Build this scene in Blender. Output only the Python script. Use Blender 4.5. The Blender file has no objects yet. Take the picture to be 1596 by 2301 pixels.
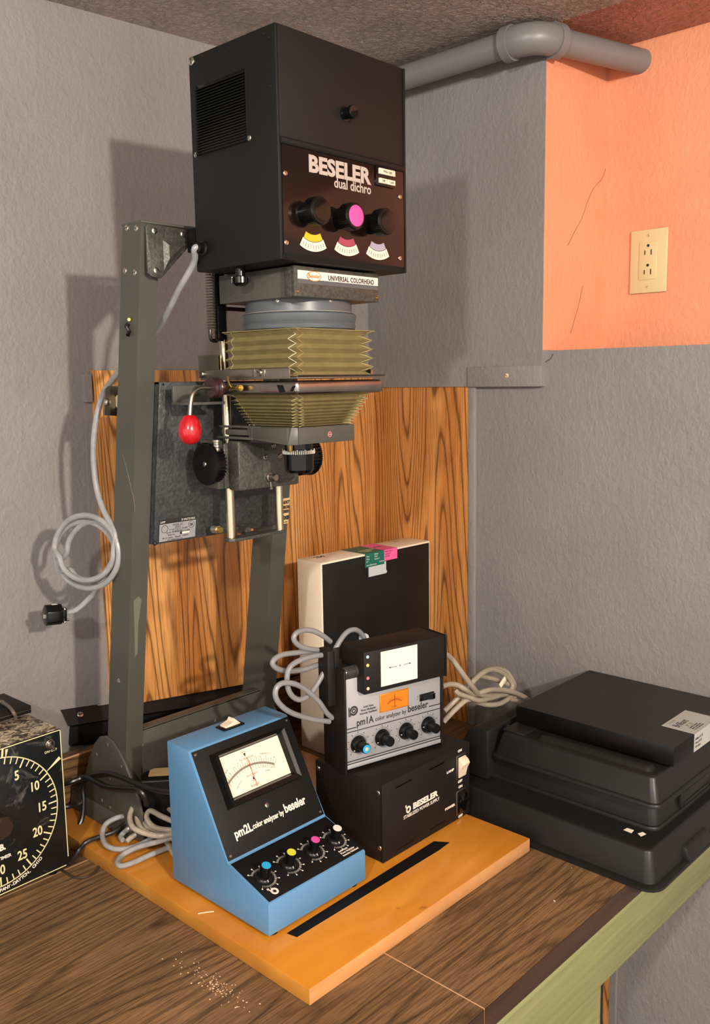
import bpy, bmesh, math, random
from math import pi, sin, cos, radians
from mathutils import Vector, Matrix

random.seed(7)
SC = bpy.context.scene
COL = SC.collection

# ------------------------------------------------------------------ camera
# world: +X along the front of the baseboard, +Y towards the back wall, z = 0 on the worktop (metres)
CAM = Vector((-0.6219, -0.6691, 0.6825))
RT = Vector((0.68532, -0.72807, -0.01595))
DN = Vector((-0.11520, -0.08676, -0.98955))
FW = Vector((0.71907, 0.67999, -0.14333))
FPX = 2036.4
cd = bpy.data.cameras.new('camera')
cam = bpy.data.objects.new('camera', cd)
COL.objects.link(cam)
M = Matrix.Identity(4)
for i in range(3):
    M[i][0] = RT[i]; M[i][1] = -DN[i]; M[i][2] = -FW[i]; M[i][3] = CAM[i]
cam.matrix_world = M
cd.sensor_fit = 'HORIZONTAL'; cd.sensor_width = 36.0
cd.lens = 36.0 * FPX / 1596.0
cd.clip_start = 0.02; cd.clip_end = 50
SC.camera = cam

# ------------------------------------------------------------------ light
def lamp(name, kind, loc, power, colour, size):
    l = bpy.data.lights.new(name, kind); l.energy = power; l.color = colour
    if kind == 'POINT': l.shadow_soft_size = size
    o = bpy.data.objects.new(name, l); o.location = loc; COL.objects.link(o)
    return o
lamp('ceiling_bulb', 'POINT', (-0.55, -1.80, 1.12), 66, (1.0, 0.88, 0.75), 0.035)
lamp('ceiling_bulb', 'POINT', (-1.45, -0.78, 1.20), 27, (1.0, 0.95, 0.90), 0.04)
W = bpy.data.worlds.new('world'); SC.world = W; W.use_nodes = True
W.node_tree.nodes['Background'].inputs[0].default_value = (1.0, 0.92, 0.86, 1)
W.node_tree.nodes['Background'].inputs[1].default_value = 0.62
SC.view_settings.view_transform = 'Standard'
SC.view_settings.look = 'None'
SC.view_settings.gamma = 1.0
SC.view_settings.use_curve_mapping = False
SC.view_settings.exposure = 1.5

# ------------------------------------------------------------------ helpers
def at(px, py, axis, val):
    """the point of the plane axis = val that lies under a pixel of the photograph (used for measuring)"""
    d = RT * ((px - 798) / FPX) + DN * ((py - 1150.5) / FPX) + FW
    t = (val - CAM[axis]) / d[axis]
    return CAM + d * t

def srgb(c):
    def f(v):
        v /= 255.0
        return v / 12.92 if v <= 0.04045 else ((v + 0.055) / 1.055) ** 2.4
    return (f(c[0]), f(c[1]), f(c[2]), 1)

OFF = {}
def off(o): return OFF.get(o.name, Vector((0, 0, 0)))

def tag(o, label=None, cat=None, group=None, kind=None):
    if label: o['label'] = label
    if cat: o['category'] = cat
    if group: o['group'] = group
    if kind: o['kind'] = kind
    return o

def thing(name, label, cat, loc, rotz=0, group=None, world=True):
    o = bpy.data.objects.new(name, None); COL.objects.link(o)
    o.location = loc; o.rotation_euler = (0, 0, rotz); o.empty_display_size = .05
    OFF[o.name] = Vector(loc) if world else Vector((0, 0, 0))
    return tag(o, label, cat, group)

def ident(): return Matrix.Identity(4)
def frame(o, u, v):
    u = Vector(u).normalized(); v = Vector(v).normalized(); n = u.cross(v)
    m = Matrix.Identity(4)
    for i in range(3): m[i][0] = u[i]; m[i][1] = v[i]; m[i][2] = n[i]; m[i][3] = o[i]
    return m
def axis_frame(o, z, xh=(1, 0, 0)):
    z = Vector(z).normalized(); x = Vector(xh)
    if abs(z.dot(x.normalized())) > .95: x = Vector((0, 0, 1)) if abs(z.z) < .9 else Vector((0, 1, 0))
    x = (x - z * z.dot(x)).normalized(); y = z.cross(x)
    m = Matrix.Identity(4)
    for i in range(3): m[i][0] = x[i]; m[i][1] = y[i]; m[i][2] = z[i]; m[i][3] = o[i]
    return m

class MB:
    def __init__(s, M=None): s.bm = bmesh.new(); s.M = M or Matrix.Identity(4)
    def _add(s, vs, fs, mi=0, M=None):
        m = s.M @ M if M is not None else s.M
        bv = [s.bm.verts.new(m @ Vector(v)) for v in vs]
        out = []
        for f in fs:
            try:
                F = s.bm.faces.new([bv[i] for i in f]); F.material_index = mi; out.append(F)
            except ValueError: pass
        return bv, out
    def _bev(s, fs, w, seg=2):
        es = set()
        for f in fs:
            for e in f.edges: es.add(e)
        bmesh.ops.bevel(s.bm, geom=list(es), offset=w, segments=seg, affect='EDGES', profile=.5, clamp_overlap=True)
    def box(s, x0, x1, y0, y1, z0, z1, bev=0, mi=0, seg=2, M=None):
        v = [(x, y, z) for x in (x0, x1) for y in (y0, y1) for z in (z0, z1)]
        f = [(0, 1, 3, 2), (4, 6, 7, 5), (0, 4, 5, 1), (2, 3, 7, 6), (0, 2, 6, 4), (1, 5, 7, 3)]
        bv, fs = s._add(v, f, mi, M)
        if bev: s._bev(fs, bev, seg)
        return s
    def hexa(s, v, mi=0, bev=0, M=None):      # 8 corners: bottom loop 4, top loop 4
        f = [(3, 2, 1, 0), (4, 5, 6, 7), (0, 1, 5, 4), (1, 2, 6, 5), (2, 3, 7, 6), (3, 0, 4, 7)]
        bv, fs = s._add(v, f, mi, M)
        if bev: s._bev(fs, bev)
        return s
    def prism(s, pts, axis, a0, a1, bev=0, mi=0, M=None):
        n = len(pts)
        def P(p, a): return {'x': (a, p[0], p[1]), 'y': (p[0], a, p[1]), 'z': (p[0], p[1], a)}[axis]
        v = [P(p, a0) for p in pts] + [P(p, a1) for p in pts]
        f = [tuple(range(n)), tuple(range(2 * n - 1, n - 1, -1))] + [(i, i + n, (i + 1) % n + n, (i + 1) % n) for i in range(n)]
        bv, fs = s._add(v, f, mi, M)
        if bev: s._bev(fs, bev)
        return s
    def lathe(s, prof, n=28, mi=0, M=None, cap=True):     # profile of (radius, height) around local z
        v = []; f = []
        k = len(prof)
        for (r, h) in prof:
            for i in range(n):
                a = 2 * pi * i / n; v.append((r * cos(a), r * sin(a), h))
        for j in range(k - 1):
            for i in range(n):
                f.append((j * n + i, j * n + (i + 1) % n, (j + 1) * n + (i + 1) % n, (j + 1) * n + i))
        if cap: f.append(tuple(range(n - 1, -1, -1))); f.append(tuple((k - 1) * n + i for i in range(n)))
        s._add(v, f, mi, M); return s
    def cyl(s, p0, p1, r, r1=None, n=20, mi=0):
        p0 = Vector(p0); p1 = Vector(p1); L = (p1 - p0).length
        return s.lathe([(r, 0), (r if r1 is None else r1, L)], n, mi, axis_frame(p0, p1 - p0))
    def gear(s, R, r, h0, h1, teeth, mi=0, M=None):        # fluted knob body around local z
        pts = []
        for i in range(teeth):
            for k, q in ((0, R), (.45, R), (.5, r), (.95, r)):
                a = 2 * pi * (i + k) / teeth; pts.append((q * cos(a), q * sin(a)))
        return s.prism(pts, 'z', h0, h1, mi=mi, M=M)
    def tube(s, pts, r, n=10, mi=0, sub=8, closed=False):
        P = [Vector(p) for p in pts]
        if sub > 1 and len(P) > 2:
            Q = []
            for i in range(len(P) - 1):
                a = P[max(i - 1, 0)]; b = P[i]; c = P[i + 1]; d = P[min(i + 2, len(P) - 1)]
                for k in range(sub):
                    t = k / sub
                    Q.append(.5 * ((2 * b) + (c - a) * t + (2 * a - 5 * b + 4 * c - d) * t * t + (3 * b - a - 3 * c + d) * t ** 3))
            Q.append(P[-1]); P = Q
        T = [(P[min(i + 1, len(P) - 1)] - P[max(i - 1, 0)]).normalized() for i in range(len(P))]
        x = T[0].orthogonal().normalized(); v = []; f = []
        for i, p in enumerate(P):
            x = (x - T[i] * x.dot(T[i])).normalized(); y = T[i].cross(x)
            for k in range(n):
                a = 2 * pi * k / n; v.append(p + (x * cos(a) + y * sin(a)) * r)
        m = len(P)
        for i in range(m - 1):
            for k in range(n): f.append((i * n + k, i * n + (k + 1) % n, (i + 1) * n + (k + 1) % n, (i + 1) * n + k))
        f.append(tuple(range(n - 1, -1, -1))); f.append(tuple((m - 1) * n + k for k in range(n)))
        s._add(v, f, mi); return s
    def arc(s, cx, cy, r0, r1, a0, a1, h=.0003, n=40, mi=0, M=None):   # flat ring sector, degrees
        v = []; f = []
        for i in range(n + 1):
            a = radians(a0 + (a1 - a0) * i / n)
            for r in (r0, r1):
                for z in (0, h): v.append((cx + r * cos(a), cy + r * sin(a), z))
        for i in range(n):
            b = i * 4; c = b + 4
            f += [(b + 1, b + 3, c + 3, c + 1), (b, c, c + 2, b + 2), (b + 2, c + 2, c + 3, b + 3), (b, b + 1, c + 1, c)]
        f += [(0, 2, 3, 1), (4 * n, 4 * n + 1, 4 * n + 3, 4 * n + 2)]
        s._add(v, f, mi, M); return s
    def tick(s, cx, cy, a, r0, r1, w, h=.0003, mi=0, M=None, w1=None):
        a = radians(a); d = Vector((cos(a), sin(a))); q = Vector((-d.y, d.x)); w1 = w if w1 is None else w1
        c = Vector((cx, cy))
        p = [c + d * r0 - q * w / 2, c + d * r1 - q * w1 / 2, c + d * r1 + q * w1 / 2, c + d * r0 + q * w / 2]
        return s.prism([(x.x, x.y) for x in p], 'z', 0, h, mi=mi, M=M)
    def build(s, name, mats, parent=None, smooth=True, local=False, angle=35):
        me = bpy.data.meshes.new(name)
        bmesh.ops.recalc_face_normals(s.bm, faces=s.bm.faces[:])
        if parent is not None and not local:
            o_ = off(parent)
            for v in s.bm.verts: v.co -= o_
        s.bm.to_mesh(me); s.bm.free()
        if not isinstance(mats, (list, tuple)): mats = [mats]
        for m in mats: me.materials.append(m)
        if smooth:
            me.polygons.foreach_set('use_smooth', [True] * len(me.polygons))
            me.set_sharp_from_angle(angle=radians(angle))
        o = bpy.data.objects.new(name, me); COL.objects.link(o)
        if parent is not None:
            o.parent = parent; OFF[o.name] = off(parent)
        return o

def text(parent, body, M, size, mat, align='LEFT', bold=0, xs=1.0, name='lettering', h=.00012, spacing=1.0, fit=0):
    c = bpy.data.curves.new(name, 'FONT'); c.body = body; c.size = size; c.align_x = align
    c.offset = bold; c.extrude = h; c.space_character = spacing; c.resolution_u = 3
    c.materials.append(mat)
    tmp = bpy.data.objects.new('tmp', c)
    me = bpy.data.meshes.new_from_object(tmp); me.name = name
    bpy.data.objects.remove(tmp); bpy.data.curves.remove(c)
    if not me.materials: me.materials.append(mat)
    if fit:
        xs_ = [v.co.x for v in me.vertices]; a0, a1 = min(xs_), max(xs_)
        for v in me.vertices: v.co.x = (v.co.x - a0) * fit / (a1 - a0)
        xs = 1.0
    o = bpy.data.objects.new(name, me); COL.objects.link(o); o.parent = parent
    o.matrix_local = Matrix.Translation(-off(parent)) @ M @ Matrix.Diagonal((xs, 1, 1, 1))
    return o
def T(x, y, z=0): return Matrix.Translation((x, y, z))
def RZ(a): return Matrix.Rotation(radians(a), 4, 'Z')

# ------------------------------------------------------------------ materials
def nmat(name):
    m = bpy.data.materials.new(name); m.use_nodes = True
    nt = m.node_tree; return m, nt, nt.nodes['Principled BSDF']
def nn(nt, t, **k):
    n = nt.nodes.new(t)
    for a, b in k.items():
        if a.startswith('i_'):
            key = a[2:]
            n.inputs[int(key) if key.isdigit() else key.replace('_', ' ')].default_value = b
        else: setattr(n, a, b)
    return n
def coords(nt, scale=(1, 1, 1), rot=(0, 0, 0), loc=(0, 0, 0)):
    t = nn(nt, 'ShaderNodeTexCoord'); mp = nn(nt, 'ShaderNodeMapping')
    mp.inputs['Scale'].default_value = scale; mp.inputs['Rotation'].default_value = rot; mp.inputs['Location'].default_value = loc
    nt.links.new(t.outputs['Object'], mp.inputs['Vector']); return mp.outputs[0]
def noise(nt, vec, scale, detail=2, rough=.5, dist=0):
    n = nn(nt, 'ShaderNodeTexNoise'); n.inputs['Scale'].default_value = scale
    n.inputs['Detail'].default_value = detail; n.inputs['Roughness'].default_value = rough; n.inputs['Distortion'].default_value = dist
    nt.links.new(vec, n.inputs['Vector']); return n.outputs['Fac']
def ramp(nt, fac, stops):
    r = nn(nt, 'ShaderNodeValToRGB'); e = r.color_ramp.elements
    while len(e) < len(stops): e.new(.5)
    for i, (p, c) in enumerate(stops): e[i].position = p; e[i].color = c if len(c) == 4 else (*c, 1)
    nt.links.new(fac, r.inputs[0]); return r.outputs[0]
def math_(nt, op, a, b=None, c=None):
    n = nn(nt, 'ShaderNodeMath', operation=op)
    for i, x in enumerate((a, b, c)):
        if x is None: continue
        if isinstance(x, (int, float)): n.inputs[i].default_value = x
        else: nt.links.new(x, n.inputs[i])
    return n.outputs[0]
def mix(nt, fac, a, b, mode='MIX'):
    n = nn(nt, 'ShaderNodeMix', data_type='RGBA', blend_type=mode)
    for s, x in ((0, fac), (6, a), (7, b)):
        if isinstance(x, (int, float)): n.inputs[s].default_value = x
        elif isinstance(x, tuple): n.inputs[s].default_value = x
        else: nt.links.new(x, n.inputs[s])
    return n.outputs[2]
def bump(nt, bsdf, h, strength=.5, dist=.002):
    b = nn(nt, 'ShaderNodeBump'); b.inputs['Strength'].default_value = strength; b.inputs['Distance'].default_value = dist
    nt.links.new(h, b.inputs['Height']); nt.links.new(b.outputs[0], bsdf.inputs['Normal'])

def plain(name, col, rough=.5, metal=0, bs=0, bst=.3, bd=.0006, coat=0, spec=.5, vary=0, vs=30, sc=(1, 1, 1), rv=0):
    m, nt, b = nmat(name); c = srgb(col)
    b.inputs['Base Color'].default_value = c; b.inputs['Roughness'].default_value = rough
    b.inputs['Metallic'].default_value = metal; b.inputs['Coat Weight'].default_value = coat
    b.inputs['Specular IOR Level'].default_value = spec
    if bs or vary or rv:
        v = coords(nt, sc)
        if bs: bump(nt, b, noise(nt, v, bs, 3, .55), bst, bd)
        if vary or rv: q = noise(nt, v, vs, 4, .6)
        if vary:
            d = tuple(x * (1 - vary) for x in c[:3]) + (1,); l = tuple(min(1, x * (1 + vary)) for x in c[:3]) + (1,)
            nt.links.new(ramp(nt, q, [(.35, d), (.65, l)]), b.inputs['Base Color'])
        if rv: nt.links.new(math_(nt, 'MULTIPLY_ADD', q, rv, rough - rv / 2), b.inputs['Roughness'])
    return m

def plaster(name, col, rough=.55):
    m, nt, b = nmat(name); c = srgb(col)
    v = coords(nt)
    big = noise(nt, v, 5, 3, .5); fine = noise(nt, v, 210, 3, .55); mid = noise(nt, coords(nt, (1, 1, .7)), 95, 2, .5, .3)
    d = tuple(x * .93 for x in c[:3]) + (1,); l = tuple(x * 1.06 for x in c[:3]) + (1,)
    nt.links.new(ramp(nt, big, [(.35, d), (.65, l)]), b.inputs['Base Color'])
    b.inputs['Roughness'].default_value = rough
    h = math_(nt, 'MULTIPLY_ADD', mid, 1.1, math_(nt, 'MULTIPLY', fine, .55))
    bump(nt, b, h, .5, .0024)
    return m
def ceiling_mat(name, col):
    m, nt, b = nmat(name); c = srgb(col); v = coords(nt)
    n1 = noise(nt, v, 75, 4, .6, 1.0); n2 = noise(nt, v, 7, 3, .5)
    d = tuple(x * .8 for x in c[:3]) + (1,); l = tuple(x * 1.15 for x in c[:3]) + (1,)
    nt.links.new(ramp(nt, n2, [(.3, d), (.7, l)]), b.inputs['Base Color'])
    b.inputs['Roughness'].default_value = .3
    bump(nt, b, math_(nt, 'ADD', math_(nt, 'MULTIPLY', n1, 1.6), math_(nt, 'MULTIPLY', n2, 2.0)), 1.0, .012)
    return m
def oak_mat(name, seed):
    m, nt, b = nmat(name)
    v = coords(nt, (1, 1, 1), (0, 0, 0), (seed, seed * 1.7, seed * .6))
    # cathedral figure: contour lines of a noise field stretched along the grain (z)
    f = noise(nt, coords(nt, (1.0, 1.0, .085), (0, 0, 0), (seed, seed, seed * .3)), 7.0, 1.2, .42, .10)
    wob = noise(nt, coords(nt, (1, 1, .12)), 62, 3, .6)
    g = math_(nt, 'FRACT', math_(nt, 'MULTIPLY', math_(nt, 'MULTIPLY_ADD', wob, .010, f), 44.0))
    lines = ramp(nt, g, [(0, (.0, .0, .0)), (.07, (.15, .15, .15)), (.17, (.85, .85, .85)), (.6, (1, 1, 1)), (.86, (.8, .8, .8)), (1.0, (.1, .1, .1))])
    fib = noise(nt, coords(nt, (1, 1, .02)), 520, 4, .65)
    base = ramp(nt, noise(nt, coords(nt, (1, 1, .06), (0, 0, 0), (seed, 0, 0)), 17, 3, .5),
                [(.3, srgb((176, 112, 52))), (.5, srgb((200, 138, 74))), (.72, srgb((222, 166, 100)))])
    dark = srgb((70, 36, 14))
    c1 = mix(nt, math_(nt, 'MULTIPLY', math_(nt, 'SUBTRACT', 1.0, lines), .80), base, dark)
    fr = ramp(nt, fib, [(.40, (1, 1, 1)), (.56, (0, 0, 0))])
    c2 = mix(nt, math_(nt, 'MULTIPLY', math_(nt, 'SUBTRACT', 1.0, fr), .0), c1, dark)
    fr2 = ramp(nt, fib, [(.36, (.50, .42, .36)), (.50, (1, 1, 1))])
    c3 = mix(nt, .85, c2, fr2, 'MULTIPLY')
    nt.links.new(c3, b.inputs['Base Color']); b.inputs['Roughness'].default_value = .38
    bump(nt, b, fib, .15, .0004)
    return m
def walnut_mat(name):
    m, nt, b = nmat(name)
    f = noise(nt, coords(nt, (.10, 1.0, 1.0), (0, 0, 0), (.35, .4, 0)), 5.5, 1.5, .45, .12)
    wob = noise(nt, coords(nt, (.12, 1, 1)), 60, 3, .6)
    g = math_(nt, 'FRACT', math_(nt, 'MULTIPLY', math_(nt, 'MULTIPLY_ADD', wob, .020, f), 34.0))
    lines = ramp(nt, g, [(0, (0, 0, 0)), (.10, (.5, .5, .5)), (.3, (1, 1, 1)), (.85, (.85, .85, .85)), (1.0, (.1, .1, .1))])
    fib = noise(nt, coords(nt, (.05, 1, 1)), 420, 4, .66)
    base = ramp(nt, noise(nt, coords(nt, (.25, 1, 1)), 9, 3, .5), [(.3, srgb((104, 80, 54))), (.7, srgb((130, 102, 70)))])
    c1 = mix(nt, math_(nt, 'MULTIPLY', math_(nt, 'SUBTRACT', 1.0, lines), .66), base, srgb((40, 26, 16)))
    c2 = mix(nt, .9, c1, ramp(nt, fib, [(.38, (.50, .46, .42)), (.56, (1.08, 1.05, 1.0))]), 'MULTIPLY')
    dust = ramp(nt, noise(nt, coords(nt), 900, 1, .5), [(.80, (0, 0, 0)), (.84, (1, 1, 1))])
    c2 = mix(nt, math_(nt, 'MULTIPLY', dust, .5), c2, srgb((205, 185, 160)))
    nt.links.new(c2, b.inputs['Base Color']); b.inputs['Roughness'].default_value = .5; b.inputs['Specular IOR Level'].default_value = .3
    bump(nt, b, fib, .35, .0006)
    return m
def varnish_mat(name, cols, dirx=True):
    m, nt, b = nmat(name)
    v = coords(nt, (.25, 1, 1) if dirx else (1, .25, 1))
    q = noise(nt, v, 14, 4, .55, .4)
    blot = ramp(nt, noise(nt, coords(nt), 38, 2, .5), [(.18, (.35, .28, .22)), (.26, (1, 1, 1))])
    c = ramp(nt, q, [(.3, srgb(cols[0])), (.55, srgb(cols[1])), (.75, srgb(cols[2]))])
    nt.links.new(mix(nt, .8, c, blot, 'MULTIPLY'), b.inputs['Base Color'])
    b.inputs['Roughness'].default_value = .28; b.inputs['Coat Weight'].default_value = .3
    bump(nt, b, noise(nt, coords(nt), 24, 3, .5), .12, .002)
    return m
def hammer_mat(name, col, scale=240, st=.55):
    m, nt, b = nmat(name); c = srgb(col)
    v = coords(nt); n1 = noise(nt, v, scale, 3, .6)
    b.inputs['Metallic'].default_value = .35; b.inputs['Roughness'].default_value = .36
    d = tuple(x * .72 for x in c[:3]) + (1,); l = tuple(min(1, x * 1.35) for x in c[:3]) + (1,)
    nt.links.new(ramp(nt, n1, [(.35, d), (.68, l)]), b.inputs['Base Color'])
    bump(nt, b, n1, st, .0012)
    return m
def scuffed(name, base, scuff, lo=.56, hi=.66, scale=26, rough=.3):
    m, nt, b = nmat(name); v = coords(nt)
    q = noise(nt, v, scale, 8, .68, 1.2)
    nt.links.new(ramp(nt, q, [(lo, srgb(base)), (hi, srgb(scuff))]), b.inputs['Base Color'])
    b.inputs['Roughness'].default_value = rough; bump(nt, b, q, .4, .0015)
    return m
def greenedge_mat(name):
    m, nt, b = nmat(name)
    g = noise(nt, coords(nt, (.05, 1, 1)), 110, 3, .55)
    nt.links.new(ramp(nt, g, [(.3, srgb((120, 121, 80))), (.7, srgb((140, 140, 94)))]), b.inputs['Base Color'])
    b.inputs['Roughness'].default_value = .5; bump(nt, b, g, .35, .0012)
    return m

GREY = plaster('grey_wall_paint', (126, 122, 120))
ORANGE = plaster('salmon_wall_paint', (220, 147, 111), .5)
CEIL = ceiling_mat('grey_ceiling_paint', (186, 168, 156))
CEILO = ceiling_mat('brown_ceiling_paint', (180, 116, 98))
PIPE = plain('grey_pipe_paint', (112, 110, 108), .4, bs=60, bst=.15, bd=.001)
OAK1 = oak_mat('oak_veneer', 1.3); OAK2 = oak_mat('oak_veneer_side', 4.1)
WAL = walnut_mat('walnut_laminate')
WALE = plain('dark_laminate_edge', (56, 36, 22), .45, bs=90, bst=.2, vary=.3, vs=40, sc=(.08, 1, 1))
SEAM = plain('bare_seam', (190, 150, 112), .6)
GREEN = greenedge_mat('olive_green_paint')
GREEN2 = plain('olive_green_paint_light', (142, 144, 98), .5)
BOARD = varnish_mat('orange_varnished_wood', [(172, 106, 28), (188, 121, 36), (202, 136, 48)])
BOARDE = varnish_mat('varnished_wood_edge', [(160, 102, 36), (178, 122, 48), (190, 138, 64)])
BOARDR = varnish_mat('raw_wood_edge', [(160, 102, 56), (196, 142, 90), (208, 160, 112)])
HAM = hammer_mat('grey_green_hammertone', (72, 72, 66))
HAMD = hammer_mat('dark_hammertone', (64, 67, 67), 190, .7)
FRM = plain('grey_green_enamel', (70, 69, 62), .42, bs=260, bst=.12, bd=.0006, vary=.06, vs=12)
FRM2 = plain('blue_grey_enamel', (76, 82, 86), .35)
BLK = plain('black_crinkle_paint', (18, 18, 17), .5, bs=900, bst=.2, bd=.0002, spec=.25)
BLKD = plain('brown_black_paint', (23, 19, 17), .55, bs=700, bst=.1, bd=.0002, spec=.25)
GLOSS = plain('glossy_dark_panel', (20, 11, 9), .16, coat=.1, spec=.35)
BKP = plain('black_plastic', (11, 11, 10), .3, spec=.3)
BKM = plain('matt_black', (14, 13, 13), .6, spec=.2)
BKG = plain('black_gloss', (8, 8, 8), .14, spec=.35)
LINE = plain('light_silver_print', (168, 156, 148), .4)
WHITE = plain('white_print', (214, 206, 194), .5)
CREAM = plain('cream_plastic', (214, 202, 176), .35)
IVORY = plain('ivory_plastic', (204, 186, 140), .35)
PINK = plain('pink_cap', (196, 74, 146), .35)
YEL = plain('yellow_cap', (192, 192, 56), .35)
CYAN = plain('cyan_cap', (40, 150, 200), .35)
CHR = plain('chrome', (150, 144, 138), .24, 1, vary=.15, vs=20)
STEEL = plain('brushed_steel', (150, 144, 134), .34, 1, bs=300, bst=.1, bd=.0003)
RODM = plain('satin_rod', (196, 186, 160), .28, 1)
SCR = plain('screw_steel', (206, 200, 188), .25, 1)
BRASS = plain('brass', (200, 170, 96), .3, 1)
BEL = plain('khaki_bellows_cloth', (128, 116, 78), .32, bs=160, bst=.25, bd=.0006, vary=.12, vs=60)
RED = plain('red_plastic', (168, 14, 26), .22, coat=.3)
MAROON = plain('dark_maroon_plastic', (48, 26, 28), .3)
BLUE = plain('light_blue_paint', (84, 130, 168), .4, bs=800, bst=.15, bd=.0003, spec=.4)
SILVER = plain('silver_panel', (158, 158, 160), .4, .3)
DPRT = plain('dark_print', (36, 34, 36), .5)
GPRT = plain('grey_print', (128, 120, 106), .5)
PAPER = plain('white_paper', (214, 208, 196), .6)
BOXW = plain('cream_card', (226, 212, 188), .55, vary=.03, vs=9)
BOXB = plain('black_card', (22, 19, 18), .5, vary=.2, vs=14, spec=.25)
TEAL = plain('teal_label', (18, 96, 84), .45)
PNKL = plain('pink_label', (226, 92, 150), .45)
TAPE = plain('grey_tape', (186, 190, 190), .4)
METER = plain('meter_face', (232, 220, 200), .6)
REDL = plain('red_needle', (214, 70, 50), .5)
TRAY = plain('black_tray_plastic', (25, 25, 24), .38, bs=30, bst=.12, bd=.002, spec=.32)
LID = plain('dusty_black_card', (44, 40, 37), .5, vary=.15, vs=9, spec=.25)
LAB = plain('grey_label', (168, 166, 160), .5)
WIRE = plain('grey_cable_pvc', (124, 125, 126), .35, vary=.08, vs=30)
WIREL = plain('light_grey_cable_pvc', (140, 140, 140), .3, vary=.12, vs=60)
WIREB = plain('beige_cable_pvc', (142, 132, 116), .38, vary=.1, vs=30)
WIREW = plain('off_white_cable_pvc', (158, 148, 132), .35, vary=.12, vs=60)
WIREK = plain('black_cable_pvc', (22, 21, 20), .35)
GLOW = plain('lume_paint', (204, 198, 150), .5)
TIMF = scuffed('scuffed_black_face', (18, 20, 21), (110, 106, 98), .58, .78, 22)
TIMT = scuffed('worn_chrome_top', (50, 42, 36), (206, 192, 160), .44, .62, 75, .35)
AMB = bpy.data.materials.new('amber_meter_face'); AMB.use_nodes = True
_b = AMB.node_tree.nodes['Principled BSDF']; _b.inputs['Base Color'].default_value = srgb((206, 104, 14)); _b.inputs['Roughness'].default_value = .4
_b.inputs['Emission Color'].default_value = srgb((255, 120, 10)); _b.inputs['Emission Strength'].default_value = .08
MTAPE = plain('masking_tape', (206, 176, 124), .6)
DUST = plain('wood_crumb', (222, 190, 160), .7)
WSTK = plain('white_sticker', (232, 224, 206), .6)
GLASS = bpy.data.materials.new('meter_glass'); GLASS.use_nodes = True
_g = GLASS.node_tree.nodes['Principled BSDF']; _g.inputs['Transmission Weight'].default_value = 1; _g.inputs['Roughness'].default_value = .02
_g.inputs['Base Color'].default_value = (1, 1, 1, 1); _g.inputs['IOR'].default_value = 1.0; _g.inputs['Alpha'].default_value = .12

def screw(parent, p, n, r=.0028, mat=None, name='screw', h=.0014):
    m = axis_frame(Vector(p), n)
    mb = MB(m)
    mb.lathe([(r, 0), (r, h * .35), (r * .8, h * .85), (r * .35, h)], 12)
    a = random.uniform(0, 180)
    mb.box(-r * .75, r * .75, -r * .12, r * .12, h * .8, h * 1.06, M=RZ(a), mi=1)
    return mb.build(name, [mat or SCR, DPRT], parent)

# ------------------------------------------------------------------ setting
WA = radians(-5.1)                       # the back wall is not quite square to the bench
WD = Vector((cos(WA), sin(WA), 0)); WN = Vector((-WD.y, WD.x, 0)); WK = Vector((.800, .617, 0))
def wallp(x, z, outw=0.0):               # point on the back wall with a given X, outw metres in front of it
    t = (x - WK.x) / WD.x
    p = WK + WD * t - WN * outw
    return Vector((p.x, p.y, z))
WF = frame(WK, WD, (0, 0, 1))            # u to the right along the wall, v up, n out of the wall

FLZ = -.76
mb = MB(); mb.box(-3.4, .35, 0, .12, FLZ, 1.36); wbk = tag(mb.build('wall_back', GREY), kind='structure'); wbk.location = WK; wbk.rotation_euler.z = WA
mb = MB(); mb.box(.800, .95, -2.6, .75, FLZ, .730); mb.box(.788, .95, .203, .75, .668, 1.36)
wr = tag(mb.build('wall_right', GREY), kind='structure')
mb = MB(); mb.box(1.0, 1.15, -2.6, .35, .60, 1.36); mb.box(.7895, 1.05, .2025, .30, .731, 1.36)
wo = tag(mb.build('wall_recess', ORANGE), kind='structure')
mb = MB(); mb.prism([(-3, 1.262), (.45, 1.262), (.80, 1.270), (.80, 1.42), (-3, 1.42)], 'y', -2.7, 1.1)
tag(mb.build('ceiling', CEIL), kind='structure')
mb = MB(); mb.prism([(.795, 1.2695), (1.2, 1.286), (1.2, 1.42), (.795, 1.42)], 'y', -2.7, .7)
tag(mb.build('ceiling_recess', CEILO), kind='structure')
mb = MB(); mb.box(-3, 1.1, -2.7, 1.1, FLZ - .1, FLZ)
tag(mb.build('floor', plain('grey_concrete', (110, 104, 98), .7, bs=30)), kind='structure')
# ledge casing at the foot of the grey upper wall
mb = MB(); mb.box(.7845, .7995, .2035, .3635, .6672, .7045, .001)
led = tag(mb.build('trim_1', GREY), kind='structure')
screw(led, at(1139, 844, 0, .7845), (-1, 0, 0), .004, plain('brass_peg', (214, 190, 150), .5), 'peg')
# hairline cracks in the plaster
CRK = plain('crack', (70, 40, 32), .8)
def crack(parent, pts, ax, val, r=.0003):
    mb = MB(); mb.tube([at(x, y, ax, val) for x, y in pts], r, 5, sub=3); mb.build('crack', CRK, parent)
crack(wo, [(1378, 215), (1372, 300), (1366, 350), (1356, 397), (1335, 422), (1320, 455), (1308, 490), (1292, 520), (1276, 552)], 1, .2022)
crack(wo, [(1310, 642), (1302, 680), (1291, 720), (1282, 750)], 1, .2022)
mb = MB(); mb.tube([at(x, y, 0, .7995) for x, y in ((1243, 795), (1238, 806), (1228, 812), (1222, 818))], .0006, 5, sub=3); mb.build('crack', CRK, wr)

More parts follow.
